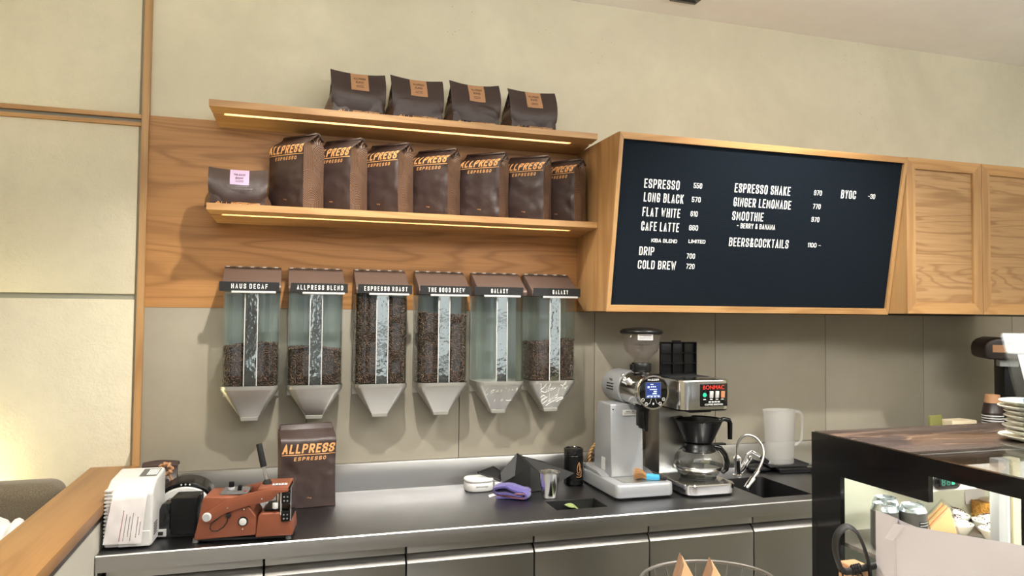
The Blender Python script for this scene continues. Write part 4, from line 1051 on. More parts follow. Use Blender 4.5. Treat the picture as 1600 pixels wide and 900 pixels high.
# purple cloth
c = thing('purple_cloth', 'crumpled purple microfibre cloth with white tag on the steel counter', 'cloth', (.855, -.285, T), -.55)
def slabfold(x0, x1, y0, z0, y1, z1, th, seed, amp=.004):
    def fn(u, v_):
        a = 2*PI*v_; e = abs(math.cos(a))**.7*(1 if math.cos(a) > 0 else -1); g = abs(math.sin(a))**.9*(1 if math.sin(a) > 0 else -1)
        en = math.sin(PI*min(1, max(0, u*1.0)))**.35
        x = x0+(x1-x0)*u; y = (y0+y1)/2+(y1-y0)/2*e*(.55+.45*en); z = (z0+z1)/2+th*g*(.4+.6*en)+(z1-z0)*.5*e
        w_ = amp*noise.noise(Vector((x*34, y*34, seed)))
        return Vector((x, y+w_, max(.001, z+w_+.006*math.sin(3.2*u+seed))))
    return fn
m = MB()
def ribbon(path, y0, y1, th, seed, amp=.004, sk=0.0):
    """a strip of thick cloth following a folded path in x, z and running across from y0 to y1"""
    pp = catmull([(x, 0, z) for x, z in path], 6); n = len(pp); ring = []
    for i, q in enumerate(pp):
        dd = (pp[min(n-1, i+1)]-pp[max(0, i-1)]).normalized(); nn = Vector((-dd.z, 0, dd.x)); ring.append((q, nn))
    loop = [(q+nn*th/2) for q, nn in ring]+[(q-nn*th/2) for q, nn in ring[::-1]]
    k_ = len(loop); ny = 14; V = []; F = []
    for j in range(ny+1):
        f = j/ny; y = y0+(y1-y0)*f; r_ = .9+.1*math.sin(PI*f)
        for q in loop:
            w_ = amp*noise.noise(Vector((q.x*26, y*30, seed+q.z*20))); V.append(Vector((q.x*r_+sk*f+w_, y+.010*math.sin(q.x*30+seed)+w_, max(.0012, q.z*r_+w_*.8))))
    for j in range(ny):
        for i in range(k_): F.append((j*k_+i, j*k_+(i+1) % k_, (j+1)*k_+(i+1) % k_, (j+1)*k_+i))
    F += [tuple(range(k_))[::-1], tuple(ny*k_+i for i in range(k_))]
    m.add(V, F)
ribbon([(-.058, .007), (-.01, .006), (.040, .006), (.066, .010), (.070, .022), (.050, .030), (.02, .020), (.0, .017)], -.042, .030, .008, 1)
ribbon([(-.066, .026), (-.070, .038), (-.045, .048), (-.01, .047), (.03, .036), (.054, .032), (.058, .022), (.036, .018), (-.01, .022), (-.05, .020), (-.066, .026)], -.036, .038, .008, 5, .005, .008)
m.build('cloth_body', 'purple_cloth', c, 70)
m = MB(); m.tube([(-.06, -.037, .008), (-.02, -.041, .014), (.02, -.046, .010), (.05, -.044, .007), (.067, -.03, .016), (.06, -.038, .024), (.02, -.044, .024)], .0014, 6); m.build('piping', 'copper_paint', c)
m = MB(); m.box((-.070, -.030, .010), (.030, .014, .0012), (.4, -.25, .5)); m.build('care_tag', 'white_matte', c)
# steel cup
u_ = thing('steel_cup', 'small tapered polished steel cup beside the square counter hole', 'cup', (.992, -.322, T))
m = MB(); m.lathe([(0, .0), (.028, 0), (.030, .002), (.0395, .094), (.0418, .097), (.0415, .099), (.0385, .097), (.0285, .006), (0, .004)], 40); m.build('cup_body', 'steel_polish', u_, 30)
# green bag end in the waste hole
g = MB()
def gb(u, v_, o_=0): return Vector((1.030+.092*u, -.385-.105*v_+.02*u*u+o_, .850-.030*u-.014*math.sin(2.4*v_)-.045*(1-v_)*.3+.012*math.sin(5*u+2*v_)))
g.grid(gb, 14, 12); g.grid(lambda u, v_: gb(u, v_, .002)-Vector((0, 0, .002)), 14, 12, flip=True)
plain('green_bag', C(136, 150, 96), .5); tag(g.build('bin_bag', 'green_bag', None, 60), 'pale green bag showing inside the square hole of the counter', 'bag')
# black canister
n_ = thing('canister', 'tall black canister with gold logo at the backsplash left of grinder', 'canister', (1.168, -.135, T))
m = MB(); m.lathe([(0, 0), (.038, 0), (.040, .003), (.040, .022), (.0385, .024), (.0385, .026), (.040, .028), (.040, .118), (.0385, .120), (0, .120)], 44); m.build('body', 'black_plastic', n_, 30)
m = MB(); m.lathe([(0, .120), (.0385, .120), (.0405, .123), (.0405, .142), (.039, .147), (.034, .149), (.032, .146), (0, .146)], 44); m.build('lid', 'black_gloss', n_, 30)
m = MB()
def oncan(a, z): return Vector((.0406*math.sin(a), -.0406*math.cos(a), z))
for pts in ([(-.15, .085), (-.25, .07), (-.22, .055), (-.05, .05), (.1, .06), (.12, .085), (-.02, .095), (-.15, .085)], [(-.3, .05), (-.1, .043), (.15, .043), (.3, .05)], [(-.32, .036), (-.12, .034), (.12, .034), (.34, .040)], [(.0, .09), (.02, .062)], [(.2, .07), (.28, .058), (.22, .05)]):
    m.tube([oncan(a+.25, z) for a, z in pts], .0009, 5)
m.build('logo', 'tan_ink', n_)

# woven ring behind the grinder
R_ = thing('woven_trivet', 'round woven rattan trivet standing behind the coffee grinder', 'trivet', (1.352, -.035, T+.004))
m = MB(); 
for ph in (0, PI):
    m.tube([((.072+.004*math.cos(14*a_+ph))*math.cos(a_), -.006+.004*math.sin(14*a_+ph), .078+(.072+.004*math.cos(14*a_+ph))*math.sin(a_)) for a_ in [2*PI*i/150 for i in range(150)]], .0042, 8, True)
plain('rattan', C(186, 148, 98), .7); plain('rattan_dark', C(130, 92, 54), .7)
m.build('rim', 'rattan', R_, 60)
m = MB()
for i in range(9): a_ = PI*i/9; m.cyl((.066*math.cos(a_), -.005, .078+.066*math.sin(a_)), (-.066*math.cos(a_), -.005, .078-.066*math.sin(a_)), .002, n=8)
m.tube([(.035*math.cos(2*PI*i/40), -.005, .078+.035*math.sin(2*PI*i/40)) for i in range(40)], .003, 8, True); m.build('weave', 'rattan_dark', R_, 60)

# ------------------------------------------------------------------ coffee grinder
g = thing('coffee_grinder', 'tall silver coffee grinder with clear bean hopper and round screen', 'coffee grinder', (1.340, -.275, T))
def rbox(x0, x1, y0, y1, r, z, n=6): return [(a, b, z) for a, b in rrect(x0, x1, y0, y1, r, n)]
m = MB(); loft(m, [rbox(-.117, .117, -.162, .185, .02, 0), rbox(-.117, .117, -.162, .185, .02, .010)]); m.build('rubber_foot', 'black_rubber', g, 40)
m = MB(); loft(m, [rbox(-.121, .121, -.170, .19, .022, .008), rbox(-.123, .123, -.172, .192, .022, .014), rbox(-.122, .122, -.171, .19, .022, .050), rbox(-.119, .119, -.167, .187, .020, .056), rbox(-.114, .114, -.160, .18, .018, .058)])
m.prism([(-.03, .056), (.03, .072), (.185, .076), (.185, .056)], -.115, .115, 'X', .003, 2); m.build('base', 'grey_paint', g, 35)
m = MB(); m.bb(-.080, .100, -.150, -.045, .0575, .0590); m.build('base_plate', 'steel_satin', g)
m = MB(); m.prism([(-.040, .058), (-.028, .345), (.10, .345), (.135, .058)], -.083, .058, 'X', .004, 3); co = m.build('column', 'grey_paint', g)
m = MB()
for z in (.095, .325): m.cyl((-.072, -.036+.04*z, z), (-.072, -.042+.04*z, z), .0035, n=14)
m.build('screw', 'black_matte', co)
m = MB(); m.bb(-.030, .035, -.0330, -.0300, .300, .322); m.bb(-.0842, -.0825, .02, .055, .075, .125); lb_ = m.build('warning_label', 'white_plastic', co)
m = MB(); m.bb(-.018, .004, -.0334, -.0331, .314, .3175); m.bb(.008, .022, -.0334, -.0331, .314, .3175)
for z in (.310, .305): m.bb(-.026, .030, -.0334, -.0331, z, z+.0015)
m.build('label_lettering', 'ink_grey', lb_)
bx, bz = .037, .404
m = MB(); m.lathe([(0, .0), (.050, 0), (.062, .004), (.0668, .012), (.068, .020), (.068, .165), (0, .165)], 56, (bx, -.155, bz), Matrix.Rotation(-PI/2, 3, 'X')); m.build('barrel', 'steel_polish', g, 30)
m = MB(); m.lathe([(.0, .0), (.0705, .0), (.071, .003), (.071, .145), (.066, .165), (.048, .178), (0, .180)], 56, (bx-.002, .010, bz), Matrix.Rotation(-PI/2, 3, 'X')); mo = m.build('motor_housing', 'grey_paint', g, 40)
m = MB()
for i in range(3):
    a0 = PI+.10-i*.16
    m.tube([(bx-.002+.0713*math.cos(a0), .05+.02*q_, bz+.0713*math.sin(a0)) for q_ in range(4)], .0022, 6)
m.build('vent_slot', 'black_matte', mo)
m = MB(); m.box((bx-.068, .075, bz+.028), (.002, .03, .02), (0, -.4, 0)); m.build('rating_plate', 'steel_satin', mo)
m = MB(); m.lathe([(.060, .0), (.060, .004), (.065, .004), (.0662, .0), (.0662, -.004), (.060, -.004)], 56, (bx, -.157, bz), Matrix.Rotation(-PI/2, 3, 'X')); m.build('screen_ring', 'chrome', g, 30)
m = MB(); m.cyl((bx, -.150, bz), (bx, -.1595, bz), .061, n=56, bev=.0015); dsp = m.build('display', 'black_gloss', g, 40)
yy = -.1598
m = MB(); m.bb(bx-.0335, bx+.0335, yy-.0002, yy+.0006, bz-.0225, bz+.0395); m.build('screen_border', 'grey_dark', dsp)
m = MB(); m.bb(bx-.0322, bx+.0322, yy-.0006, yy, bz-.0212, bz+.0382); sc_ = m.build('screen', 'screen_blue', dsp)
m = MB(); ys = yy-.0008
for a, z, w_, h_ in ((-.016, .0255, .007, .006), (-.006, .0265, .004, .004), (.0, .0265, .004, .004), (.006, .0265, .004, .004), (-.005, .0335, .010, .0025), (.006, .012, .010, .004), (0, .0185, .024, .002), (.004, .006, .014, .003), (0, .0008, .040, .0008)):
    a, z, w_, h_ = a*1.3, (z-.016)*1.3+.0085, w_*1.3, h_*1.25; m.bb(bx+a-w_/2, bx+a+w_/2, ys, ys+.0002, bz+z-h_/2, bz+z+h_/2)
for i in range(4): m.bb(bx-.0275+i*.0150, bx-.0175+i*.0150, ys, ys+.0002, bz-.0180, bz-.0140)
m.build('screen_readout', 'screen_white', sc_)
m = MB(); put_strokes(m, 'MAZZER', (bx, yy-.0004, bz+.049), width=.048, height=.0068, th=.2, gap=.35)
for i, (a, z) in enumerate(((-.0445, -.0275), (-.0300, -.0440), (.0, -.0440), (.0295, -.0440), (.0440, -.0270))):
    if i == 2:
        for q_ in range(4): b_ = q_*PI/4; m.tube([(a+bx+.0045*math.cos(b_), yy-.0004, bz+z+.0045*math.sin(b_)), (a+bx-.0045*math.cos(b_), yy-.0004, bz+z-.0045*math.sin(b_))], .0005, 4)
        continue
    m.tube([(bx+a+.0058*math.cos(2*PI*q_/24), yy-.0004, bz+z+.0058*math.sin(2*PI*q_/24)) for q_ in range(24)], .0006, 5, True)
    put_text(m, '1234'[i if i < 2 else (2 if i == 3 else 3)], (bx+a, yy-.0006, bz+z), height=.005, bold=.01)
m.tube([(bx-.008, yy-.0004, bz-.023), (bx-.015, yy-.0004, bz-.042), (bx-.022, yy-.0004, bz-.044)], .0004, 4); m.tube([(bx+.008, yy-.0004, bz-.023), (bx+.015, yy-.0004, bz-.042), (bx+.022, yy-.0004, bz-.044)], .0004, 4)
m.build('display_lettering', 'white_ink', dsp)
# clamp knob on the side of the barrel
m = MB(); m.box((bx-.057, -.055, bz+.032), (.022, .034, .040), (0, -.5, .1), .006, 3); m.box((bx-.068, -.055, bz+.038), (.014, .012, .060), (0, -.5, 0), .004, 3); m.cyl((bx-.04, -.055, bz+.02), (bx-.084, -.055, bz+.042), .010, n=20, bev=.002); m.build('clamp_lever', 'chrome', g, 40)
hx, hy = .052, -.030
m = MB(); m.lathe([(0, 0), (.034, 0), (.034, .018), (.030, .024), (0, .024)], 36, (hx, hy, bz+.050)); m.build('collar', 'chrome', g, 30)
m = MB(); m.lathe([(0, .0), (.038, .0), (.040, .003), (.040, .030), (.037, .034), (.030, .034), (.030, .010), (0, .010)], 36, (hx, hy, .476)); m.bb(hx-.047, hx-.030, hy-.012, hy+.012, .482, .505, .002, 2); m.build('hopper_collar', 'black_plastic', g, 40)
m = MB(); m.lathe([(.031, .505), (.031, .522), (.040, .532), (.064, .556), (.071, .572), (.077, .612), (.079, .636), (.0765, .636), (.0745, .612), (.0685, .574), (.062, .559), (.038, .536), (.0285, .524), (.0285, .505)], 48, (hx, hy, 0)); hp = m.build('hopper', 'smoky_plastic', g, 30)
m = MB(); m.lathe([(.006, .535), (.008, .585), (.030, .580), (.034, .583), (.010, .592), (0, .594)], 28, (hx, hy, 0)); m.build('inner_guard', 'smoky_plastic', hp, 30)
m = MB(); m.grid(lambda u, v_: Vector((hx+.0782*math.sin(-.66+.80*u), hy-.0785*math.cos(-.66+.80*u), .604+.024*v_)), 10, 2); sl = m.build('hopper_label', 'white_matte', hp)
m = MB(); 
for z, h_ in ((.6205, .003), (.614, .0018), (.6085, .0018)): m.grid(lambda u, v_: Vector((hx+.0790*math.sin(-.58+.64*u), hy-.0793*math.cos(-.58+.64*u), z+h_*v_)), 10, 1)
m.build('label_print', 'ink_grey', sl)
m = MB(); m.lathe([(0, .654), (.03, .653), (.07, .648), (.084, .642), (.087, .637), (.086, .630), (.081, .627), (0, .627)], 48, (hx, hy, 0)); m.build('hopper_lid', 'black_plastic', g, 40)
m = MB(); m.prism([(-.012, .335), (.012, .335), (.010, .262), (-.002, .262), (-.004, .272), (-.012, .272)], -.138, -.110, 'Y', .002, 2); m.bb(-.012+.0, .030, -.146, -.090, .330, .350, .004, 2); m.prism([(.016, .335), (.032, .335), (.030, .250), (.020, .250)], -.132, -.112, 'Y', .002, 2); m.build('outlet_spout', 'black_plastic', g)
# cleaning brush on the grinder base
b = thing('cleaning_brush', 'small brush with blue handle and tan bristles lying on the grinder base', 'brush', (1.375, -.385, T+.0595), -.55)
m = MB(); m.prism([(-.005, .0005), (.045, .0005), (.052, .006), (.050, .020), (.0, .022), (-.006, .012)], -.013, .013, 'Y', .003, 2); plain('blue_plastic', C(66, 160, 206), .35); m.build('handle', 'blue_plastic', b)
m = MB(); m.cyl((.045, 0, .010), (.078, -.002, .008), .0078, .006, 14, bev=.002); m.build('grip_end', 'black_rubber', b)
m = MB(); rnd = random.Random(8)
for i in range(520):
    y = rnd.uniform(-.014, .014); z = rnd.uniform(.003, .020); l = rnd.uniform(.040, .062)
    e = Vector((-l*math.cos(y*40)*.8-.004, y*2.6+rnd.uniform(-.006, .006), z+rnd.uniform(-.006, .022))); e.z = max(.001, e.z)
    p0 = Vector((0, y, z)); mid = p0.lerp(e, .5)+Vector((0, 0, .004))
    m.tube([p0, mid, e], [.0007, .0006, .0003], 3)
plain('bristle', C(148, 108, 64), .7); m.build('bristles', 'bristle', b)

# ------------------------------------------------------------------ coffee brewer
w = thing('coffee_brewer', 'stainless drip coffee brewer with raised black lid and red lettered front', 'coffee brewer', (1.614, -.29, T))
m = MB(); loft(m, [rbox(-.103, .103, -.182, .16, .035, 0), rbox(-.103, .103, -.182, .16, .035, .010)]); m.build('underside', 'black_plastic', w, 40)
m = MB(); loft(m, [rbox(-.110, .110, -.190, .17, .042, .008, 10), rbox(-.111, .111, -.191, .17, .042, .012, 10), rbox(-.111, .111, -.191, .17, .042, .042, 10), rbox(-.108, .108, -.188, .167, .040, .0455, 10), rbox(-.100, .100, -.180, .16, .036, .0460, 10)]); m.build('base', 'steel_polish', w, 30)
m = MB(); m.lathe([(0, 0), (.070, 0), (.072, -.003), (.0, -.003)], 40, (.023, -.045, .0487)); m.build('warming_plate', 'black_matte', w, 30)
m = MB(); m.bb(-.108, .108, .045, .168, .045, .345, .004, 2); m.build('column', 'steel_front', w)
hd0, hd1 = .333, .449
m = MB(); loft(m, [rbox(-.122, .108, -.160, .172, .045, hd0, 12), rbox(-.122, .108, -.160, .172, .045, hd1-.008, 12), rbox(-.120, .106, -.158, .170, .043, hd1-.002, 12), rbox(-.114, .100, -.152, .165, .040, hd1, 12)]); m.build('head', 'steel_polish', w, 30)
m = MB(); loft(m, [rbox(-.119, .105, -.156, .17, .045, hd0-.006, 10), rbox(-.119, .105, -.156, .17, .045, hd0, 10)]); m.bb(-.05, .05, -.10, .04, hd0-.02, hd0-.004, .004, 2); m.build('head_underside', 'black_plastic', w, 40)
m = MB(); m.bb(-.095, .085, -.02, .15, hd1-.002, hd1+.0015); m.build('tank_opening', 'black_matte', w)
# raised lid with ribbed inner side
m = MB(); lx0, lx1, ly, lz0, lz1 = -.075, .098, .100, hd1, .590
m.bb(lx0, lx1, ly, ly+.006, lz0, lz1, .002, 2); m.bb(lx0+.06, lx0+.10, ly-.004, ly+.006, lz1-.001, lz1+.006, .001, 1)
for i in range(4): xx = lx0+.002+i*(lx1-lx0-.004)/3; m.bb(xx-.002, xx+.002, ly-.010, ly, lz0, lz1-.002)
for i in range(4): zz = lz0+.004+i*(lz1-lz0-.006)/3; m.bb(lx0, lx1, ly-.010, ly, zz-.002, zz+.002)
m.build('raised_lid', 'black_plastic', w)
# front badge
m = MB(); m.bb(-.040, .082, -.1635, -.1595, hd0+.012, hd0+.102, .002, 2); bd = m.build('front_badge', 'black_gloss', w)
yb_ = -.1639
m = MB(); put_text(m, 'BONMAC', (.019, yb_, hd0+.0875), width=.096, height=.0165, bold=.012); plain('badge_red', C(208, 52, 40), .5); m.build('badge_lettering', 'badge_red', bd)
m = MB(); [m.bb(-.004+q_*.0135, .006+q_*.0135, yb_, yb_+.0004, hd0+.0275, hd0+.0325) for q_ in range(4)]; put_text(m, 'COFFEE BREWER', (.020, yb_, hd0+.020), width=.082, height=.0065, bold=.005, shear=.1)
for x in (-.022, .008, .034, .058): m.bb(x-.006, x+.006, yb_, yb_+.0005, hd0+.039, hd0+.0415)
m.build('badge_small_print', 'white_ink', bd)
m = MB(); m.cyl((-.022, -.163, hd0+.058), (-.022, -.166, hd0+.058), .0085, n=22, bev=.001); m.build('green_lamp', 'lamp_green', bd)
for x, mt in ((.008, 'white_plastic'), (.034, 'white_plastic'), (.060, 'lamp_orange')):
    m = MB(); m.box((x, -.165, hd0+.059), (.015, .006, .026), (.12, 0, 0), .001, 2); m.build('rocker_switch', mt, bd)

# filter cone on top of the decanter
cx, cyy = 1.637, -.335
f = thing('filter_holder', 'black plastic filter cone with handle sitting on the glass decanter', 'filter holder', (cx, cyy, T+.186))
m = MB(); m.lathe([(0, 0), (.052, .0), (.058, .004), (.096, .088), (.0985, .090), (.0985, .096), (.094, .096), (.054, .008), (0, .006)], 48); m.build('cone', 'black_plastic', f, 30)
m = MB(); m.lathe([(0, .088), (.088, .088), (.088, .091), (0, .091)], 40); m.build('inner_basket', 'black_matte', f)
m = MB(); m.tube([(.085, -.012, .086), (.110, -.018, .092), (.128, -.022, .088), (.134, -.023, .074), (.134, -.023, .010)], [.009, .009, .010, .010, .009], 14, flat=1.3); m.build('handle', 'black_plastic', f, 50)
# decanter
d = thing('coffee_decanter', 'round glass coffee decanter with black collar and handle on the brewer', 'decanter', (cx, cyy, T+.0495))
gl = [(0, .0), (.066, .0), (.076, .004), (.092, .026), (.0985, .050), (.096, .075), (.082, .100), (.066, .114), (.058, .120)]
m = MB(); m.lathe(gl+[(r-.003, z+.002) for r, z in gl[::-1] if r > .003]+[(0, .003)], 56); m.build('glass_globe', 'clear_glass', d, 60)
m = MB(); m.lathe([(.0950, .031), (.0990, .036), (.1002, .046), (.0995, .047), (.0968, .0465), (.094, .032)], 56); m.build('steel_band', 'steel_polish', d, 40)
m = MB(); m.lathe([(.0, .003), (.070, .004), (.080, .012), (.084, .016), (0, .016)], 40); clear('water', (.86, .87, .88, 1), 1.0, .01); m.build('water', 'water', d, 40)
m = MB(); m.lathe([(0, .136), (.050, .136), (.056, .132), (.062, .118), (.067, .108), (.070, .104), (.067, .100), (.060, .110), (.0, .110)], 48); m.bb(.03, .118, -.024, .006, .122, .130, .004, 3); m.build('collar_lid', 'black_plastic', d, 40)
m = MB(); m.tube([(.060, -.018, .116), (.088, -.024, .110), (.108, -.028, .085), (.117, -.030, .055), (.112, -.030, .025), (.098, -.028, .012), (.088, -.026, .020)], [.011, .011, .011, .011, .010, .008, .006], 14, flat=.8); m.build('handle', 'black_gloss', d, 60)

# ------------------------------------------------------------------ tap
q = thing('rinse_tap', 'chrome sink tap with flexible gooseneck hose beside the decanter', 'tap', (1.945, -.175, T))
m = MB(); m.lathe([(0, 0), (.021, 0), (.021, .004), (.016, .008), (.015, .060), (.017, .066), (.0165, .080), (.010, .088), (0, .088)], 28, (-.012, 0, 0)); m.build('tap_body', 'chrome', q, 40)
m = MB(); m.cyl((.0, -.002, .012), (.038, -.012, .075), .013, .013, 24, bev=.002); m.cyl((.034, -.011, .068), (.044, -.014, .086), .015, n=24, bev=.002); m.build('mixer_valve', 'chrome', q, 40)
m = MB(); m.tube([(.028, -.010, .092), (.05, -.012, .104), (.085, -.018, .086), (.118, -.022, .062)], [.006, .009, .008, .006], 12, flat=.6); m.build('tap_lever', 'chrome', q, 60)
m = MB(); m.cyl((.092, -.018, .082), (.128, -.024, .055), .0095, .009, 16, bev=.002); m.build('lever_sleeve', 'black_plastic', q, 60)
hp_ = []
ctrl = [(-.012, 0, .086), (-.015, 0, .112), (-.013, -.004, .142), (-.002, -.012, .166), (.020, -.026, .180), (.052, -.044, .168), (.070, -.064, .134), (.062, -.082, .100), (.040, -.098, .070), (.012, -.114, .046), (-.004, -.123, .034)]
hs = catmull(ctrl, 16)
m = MB(); m.tube(hs, [.0062 if i % 2 else .0055 for i in range(len(hs))], 12); m.build('flexible_hose', 'steel_satin', q, 80)
e0, e1 = Vector(ctrl[-1]), Vector((-.062, -.136, -.026))
m = MB(); m.cyl(e0+Vector((.012, .003, .010)), e0.lerp(e1, .35), .009, n=20, bev=.001); m.cyl(e0.lerp(e1, .30), e1, .0135, .0145, 24, bev=.002); m.build('spray_head', 'chrome', q, 40)
# scales stacked, jug on top
s1 = thing('tablet_scale', 'flat black kitchen scale on the counter under the plastic jug', 'scale', (2.252, -.125, T), -.12)
m = MB(); m.prism([(-.098, .0), (.098, .0), (.104, .014), (.100, .019), (-.100, .019), (-.104, .014)], -.078, .078, 'Y', .002, 2); m.build('body', 'black_plastic', s1)
m = MB(); m.bb(-.09, .09, -.07, -.035, .019, .0205, .001, 1); m.build('display_strip', 'black_gloss', s1)
s2 = thing('drip_tray', 'black shallow rubber tray resting on the flat black scale', 'tray', (2.215, -.105, T+.0205), -.12)
m = MB(); m.prism([(-.095, .0), (.088, .0), (.100, .012), (.098, .015), (.086, .005), (-.093, .005), (-.106, .015), (-.108, .012)], -.066, .066, 'Y', .001, 1); m.build('tray_body', 'black_rubber', s2)
s3 = thing('black_cloth_pad', 'black folded pad lying between the tap and the jug', 'pad', (2.075, -.105, T))
m = MB(); m.grid(slabfold(-.055, .060, -.045, .014, .045, .018, .014, 3, .005), 24, 20); m.build('pad_body', 'black_matte', s3, 70)
j = thing('plastic_jug', 'tall translucent white plastic measuring jug with handle by the wall', 'jug', (2.205, -.105, T+.0262), .0)
pr_ = [(0, 0), (.066, 0), (.070, .004), (.078, .235), (.082, .240), (.0825, .245), (.0795, .245), (.0755, .237), (.0672, .006), (0, .004)]
m = MB(); m.lathe(pr_, 44, sx=1, sy=.72); m.build('jug_body', 'frosted_plastic', j, 40)
m = MB(); m.tube([(.074, -.006, .232), (.098, -.010, .236), (.114, -.012, .222), (.115, -.012, .13), (.110, -.012, .105), (.090, -.009, .086), (.072, -.006, .078)], .0062, 12, flat=1.2); m.build('handle', 'frosted_plastic', j, 60)
# ================================================================== display case
K = (1.42, -1.60, 0)
d = thing('display_case', 'black framed glass display case with brown marble top at right', 'display case', K)
def kb(mb, x0, x1, y0, y1, z0, z1, **k): return mb.bb(x0-K[0], x1-K[0], y0-K[1], y1-K[1], z0, z1, **k)
m = MB()
kb(m, 1.42, 1.434, -1.385, -1.275, .12, 1.2325); kb(m, 1.42, 1.434, -1.664, -1.385, 1.131, 1.2325); kb(m, 1.42, 1.434, -1.886, -1.664, 1.192, 1.2325); kb(m, 1.42, 1.434, -1.935, -1.886, .12, 1.2325); kb(m, 1.42, 1.434, -1.886, -1.385, .12, .60)
m.build('end_frame', 'black_gloss', d)
m = MB(); kb(m, 1.434, 1.440, -1.925, -1.28, .55, 1.21); m.build('end_glass', 'case_glass', d)
m = MB(); kb(m, 1.44, 2.62, -1.932, -1.924, .55, 1.205); m.build('front_glass', 'case_glass', d)
m = MB(); kb(m, 1.4345, 2.64, -1.596, -1.270, 1.212, 1.2335, bevel=.0015, seg=2); m.build('marble_top', 'brown_marble', d)
m = MB(); kb(m, 1.4345, 2.64, -1.940, -1.598, 1.2255, 1.2325); m.build('glass_top', 'acrylic', d)
m = MB(); kb(m, 1.4345, 2.64, -1.940, -1.936, 1.205, 1.2245); kb(m, 1.434, 2.64, -1.602, -1.590, 1.195, 1.211); kb(m, 1.4345, 2.64, -1.2745, -1.268, 1.19, 1.2115); m.build('top_rail', 'black_gloss', d)
m = MB(); kb(m, 1.436, 2.63, -1.290, -1.275, .12, 1.212); plain('case_white', C(228, 230, 214), .45); m.build('rear_panel', 'case_white', d)
m = MB(); kb(m, 2.62, 2.64, -1.93, -1.275, .12, 1.212); m.build('far_end', 'case_white', d)
m = MB(); kb(m, 1.442, 2.62, -1.92, -1.291, .943, .9545, bevel=.001, seg=1); plain('case_shelf', C(112, 104, 100), .3); m.build('shelf', 'case_shelf', d)
m = MB(); kb(m, 1.436, 2.63, -1.93, -1.276, .12, .55); m.build('base', 'black_gloss', d)
m = MB(); kb(m, 1.66, 2.62, -1.405, -1.291, 1.078, 1.205, bevel=.003, seg=2); kb(m, 1.66, 2.62, -1.4068, -1.405, 1.078, 1.083, m=1); du = m.build('cold_air_duct', ['grey_plastic', 'white_plastic'], d)
m = MB(); m.prism([(x+.335, z+1.104) for x, z in rrect(-.047, .047, -.021, .021, .020)], .193, .186, 'Y', .002, 2); th = m.build('thermometer', 'black_gloss', du)
m = MB(); m.bb(.304, .366, .1846, .186, 1.092, 1.117, .0005, 1); m.build('readout', 'black_plastic', th)
m = MB(); put_text(m, '888', (.335, .1842, 1.1045), width=.050, height=.020, bold=.01, spacing=1.1); plain('digit_green', C(34, 88, 78), .4); m.build('digits', 'digit_green', th)
m = MB(); m.bb(.346, .356, .1838, .1842, 1.096, 1.116); m.build('lit_digit', 'lamp_green', th)
m = MB(); kb(m, 1.672, 1.700, -1.632, -1.606, .9555, 1.211, bevel=.003, seg=2); kb(m, 1.704, 1.712, -1.628, -1.610, .9555, 1.211, m=1); kb(m, 1.716, 1.742, -1.634, -1.606, .9555, 1.211, bevel=.003, seg=2, m=2)
plain('cream_profile', C(214, 206, 170), .35); m.build('upright', ['grey_plastic', 'white_plastic', 'cream_profile'], d)
m = MB(); kb(m, 1.47, 2.60, -1.905, -1.890, 1.188, 1.196); m.build('light_strip', 'led_white', d)
m = MB(); kb(m, 1.47, 2.60, -1.910, -1.888, 1.1965, 1.206); kb(m, 1.47, 2.60, -1.555, -1.50, 1.200, 1.2112); m.build('light_channel', 'white_plastic', d)
m = MB(); kb(m, 1.48, 2.60, -1.540, -1.515, 1.194, 1.1995); m.build('light_strip', 'led_white', d)

SZ = .955
plain('can_grey', C(92, 90, 88), .4, .3); plain('can_silver', C(206, 216, 222), .22, .8)
for i, (x, y, lab) in enumerate([(1.500, -1.452, 'dark canned drink in the display case, front one of three cans'), (1.556, -1.398, 'dark canned drink behind the front can in the display case'), (1.566, -1.478, 'dark canned drink beside the sandwich packs in the display case')]):
    c = thing('drink_can', lab, 'can', (x, y, SZ), [.2, -.5, .4][i], 'drink cans in the display case')
    m = MB(); m.lathe([(0, .002), (.024, .002), (.026, 0), (.033, .010), (.0332, .014), (.0332, .098), (.0332, .100)], 40); m.build('can_body', 'can_grey', c, 40)
    m = MB(); m.lathe([(.0332, .100), (.0325, .103), (.028, .112), (.027, .114), (.0275, .1165), (.0265, .117), (.0255, .113), (.022, .1125), (0, .1125)], 40); m.lathe([(.0334, .0), (.0334, .0)], 4); lid = m.build('can_lid', 'can_silver', c, 40)
    m = MB(); m.prism(rrect(-.007, .009, -.005, .005, .004), .1128, .1138, 'Z'); m.build('pull_tab', 'can_silver', lid)
    m = MB()
    def cs(a, z): return Vector((.0337*math.sin(a), -.0337*math.cos(a), z))
    m.grid(lambda u, v_: cs(-.75+1.1*u, .018+.062*v_), 12, 2); lb2 = m.build('can_label', 'black_matte', c)
    m = MB(); r3 = random.Random(i)
    for q in range(8): a0 = -.68; a1 = a0+r3.uniform(.5, .95); zz = .075-.007*q; m.grid(lambda u, v_: cs(a0+(a1-a0)*u, zz+.0025*v_)*1.004, 8, 1)
    m.grid(lambda u, v_: cs(-1.25+.25*u, .020+.03*v_), 4, 1); m.build('can_print', 'grey_plastic', lb2)
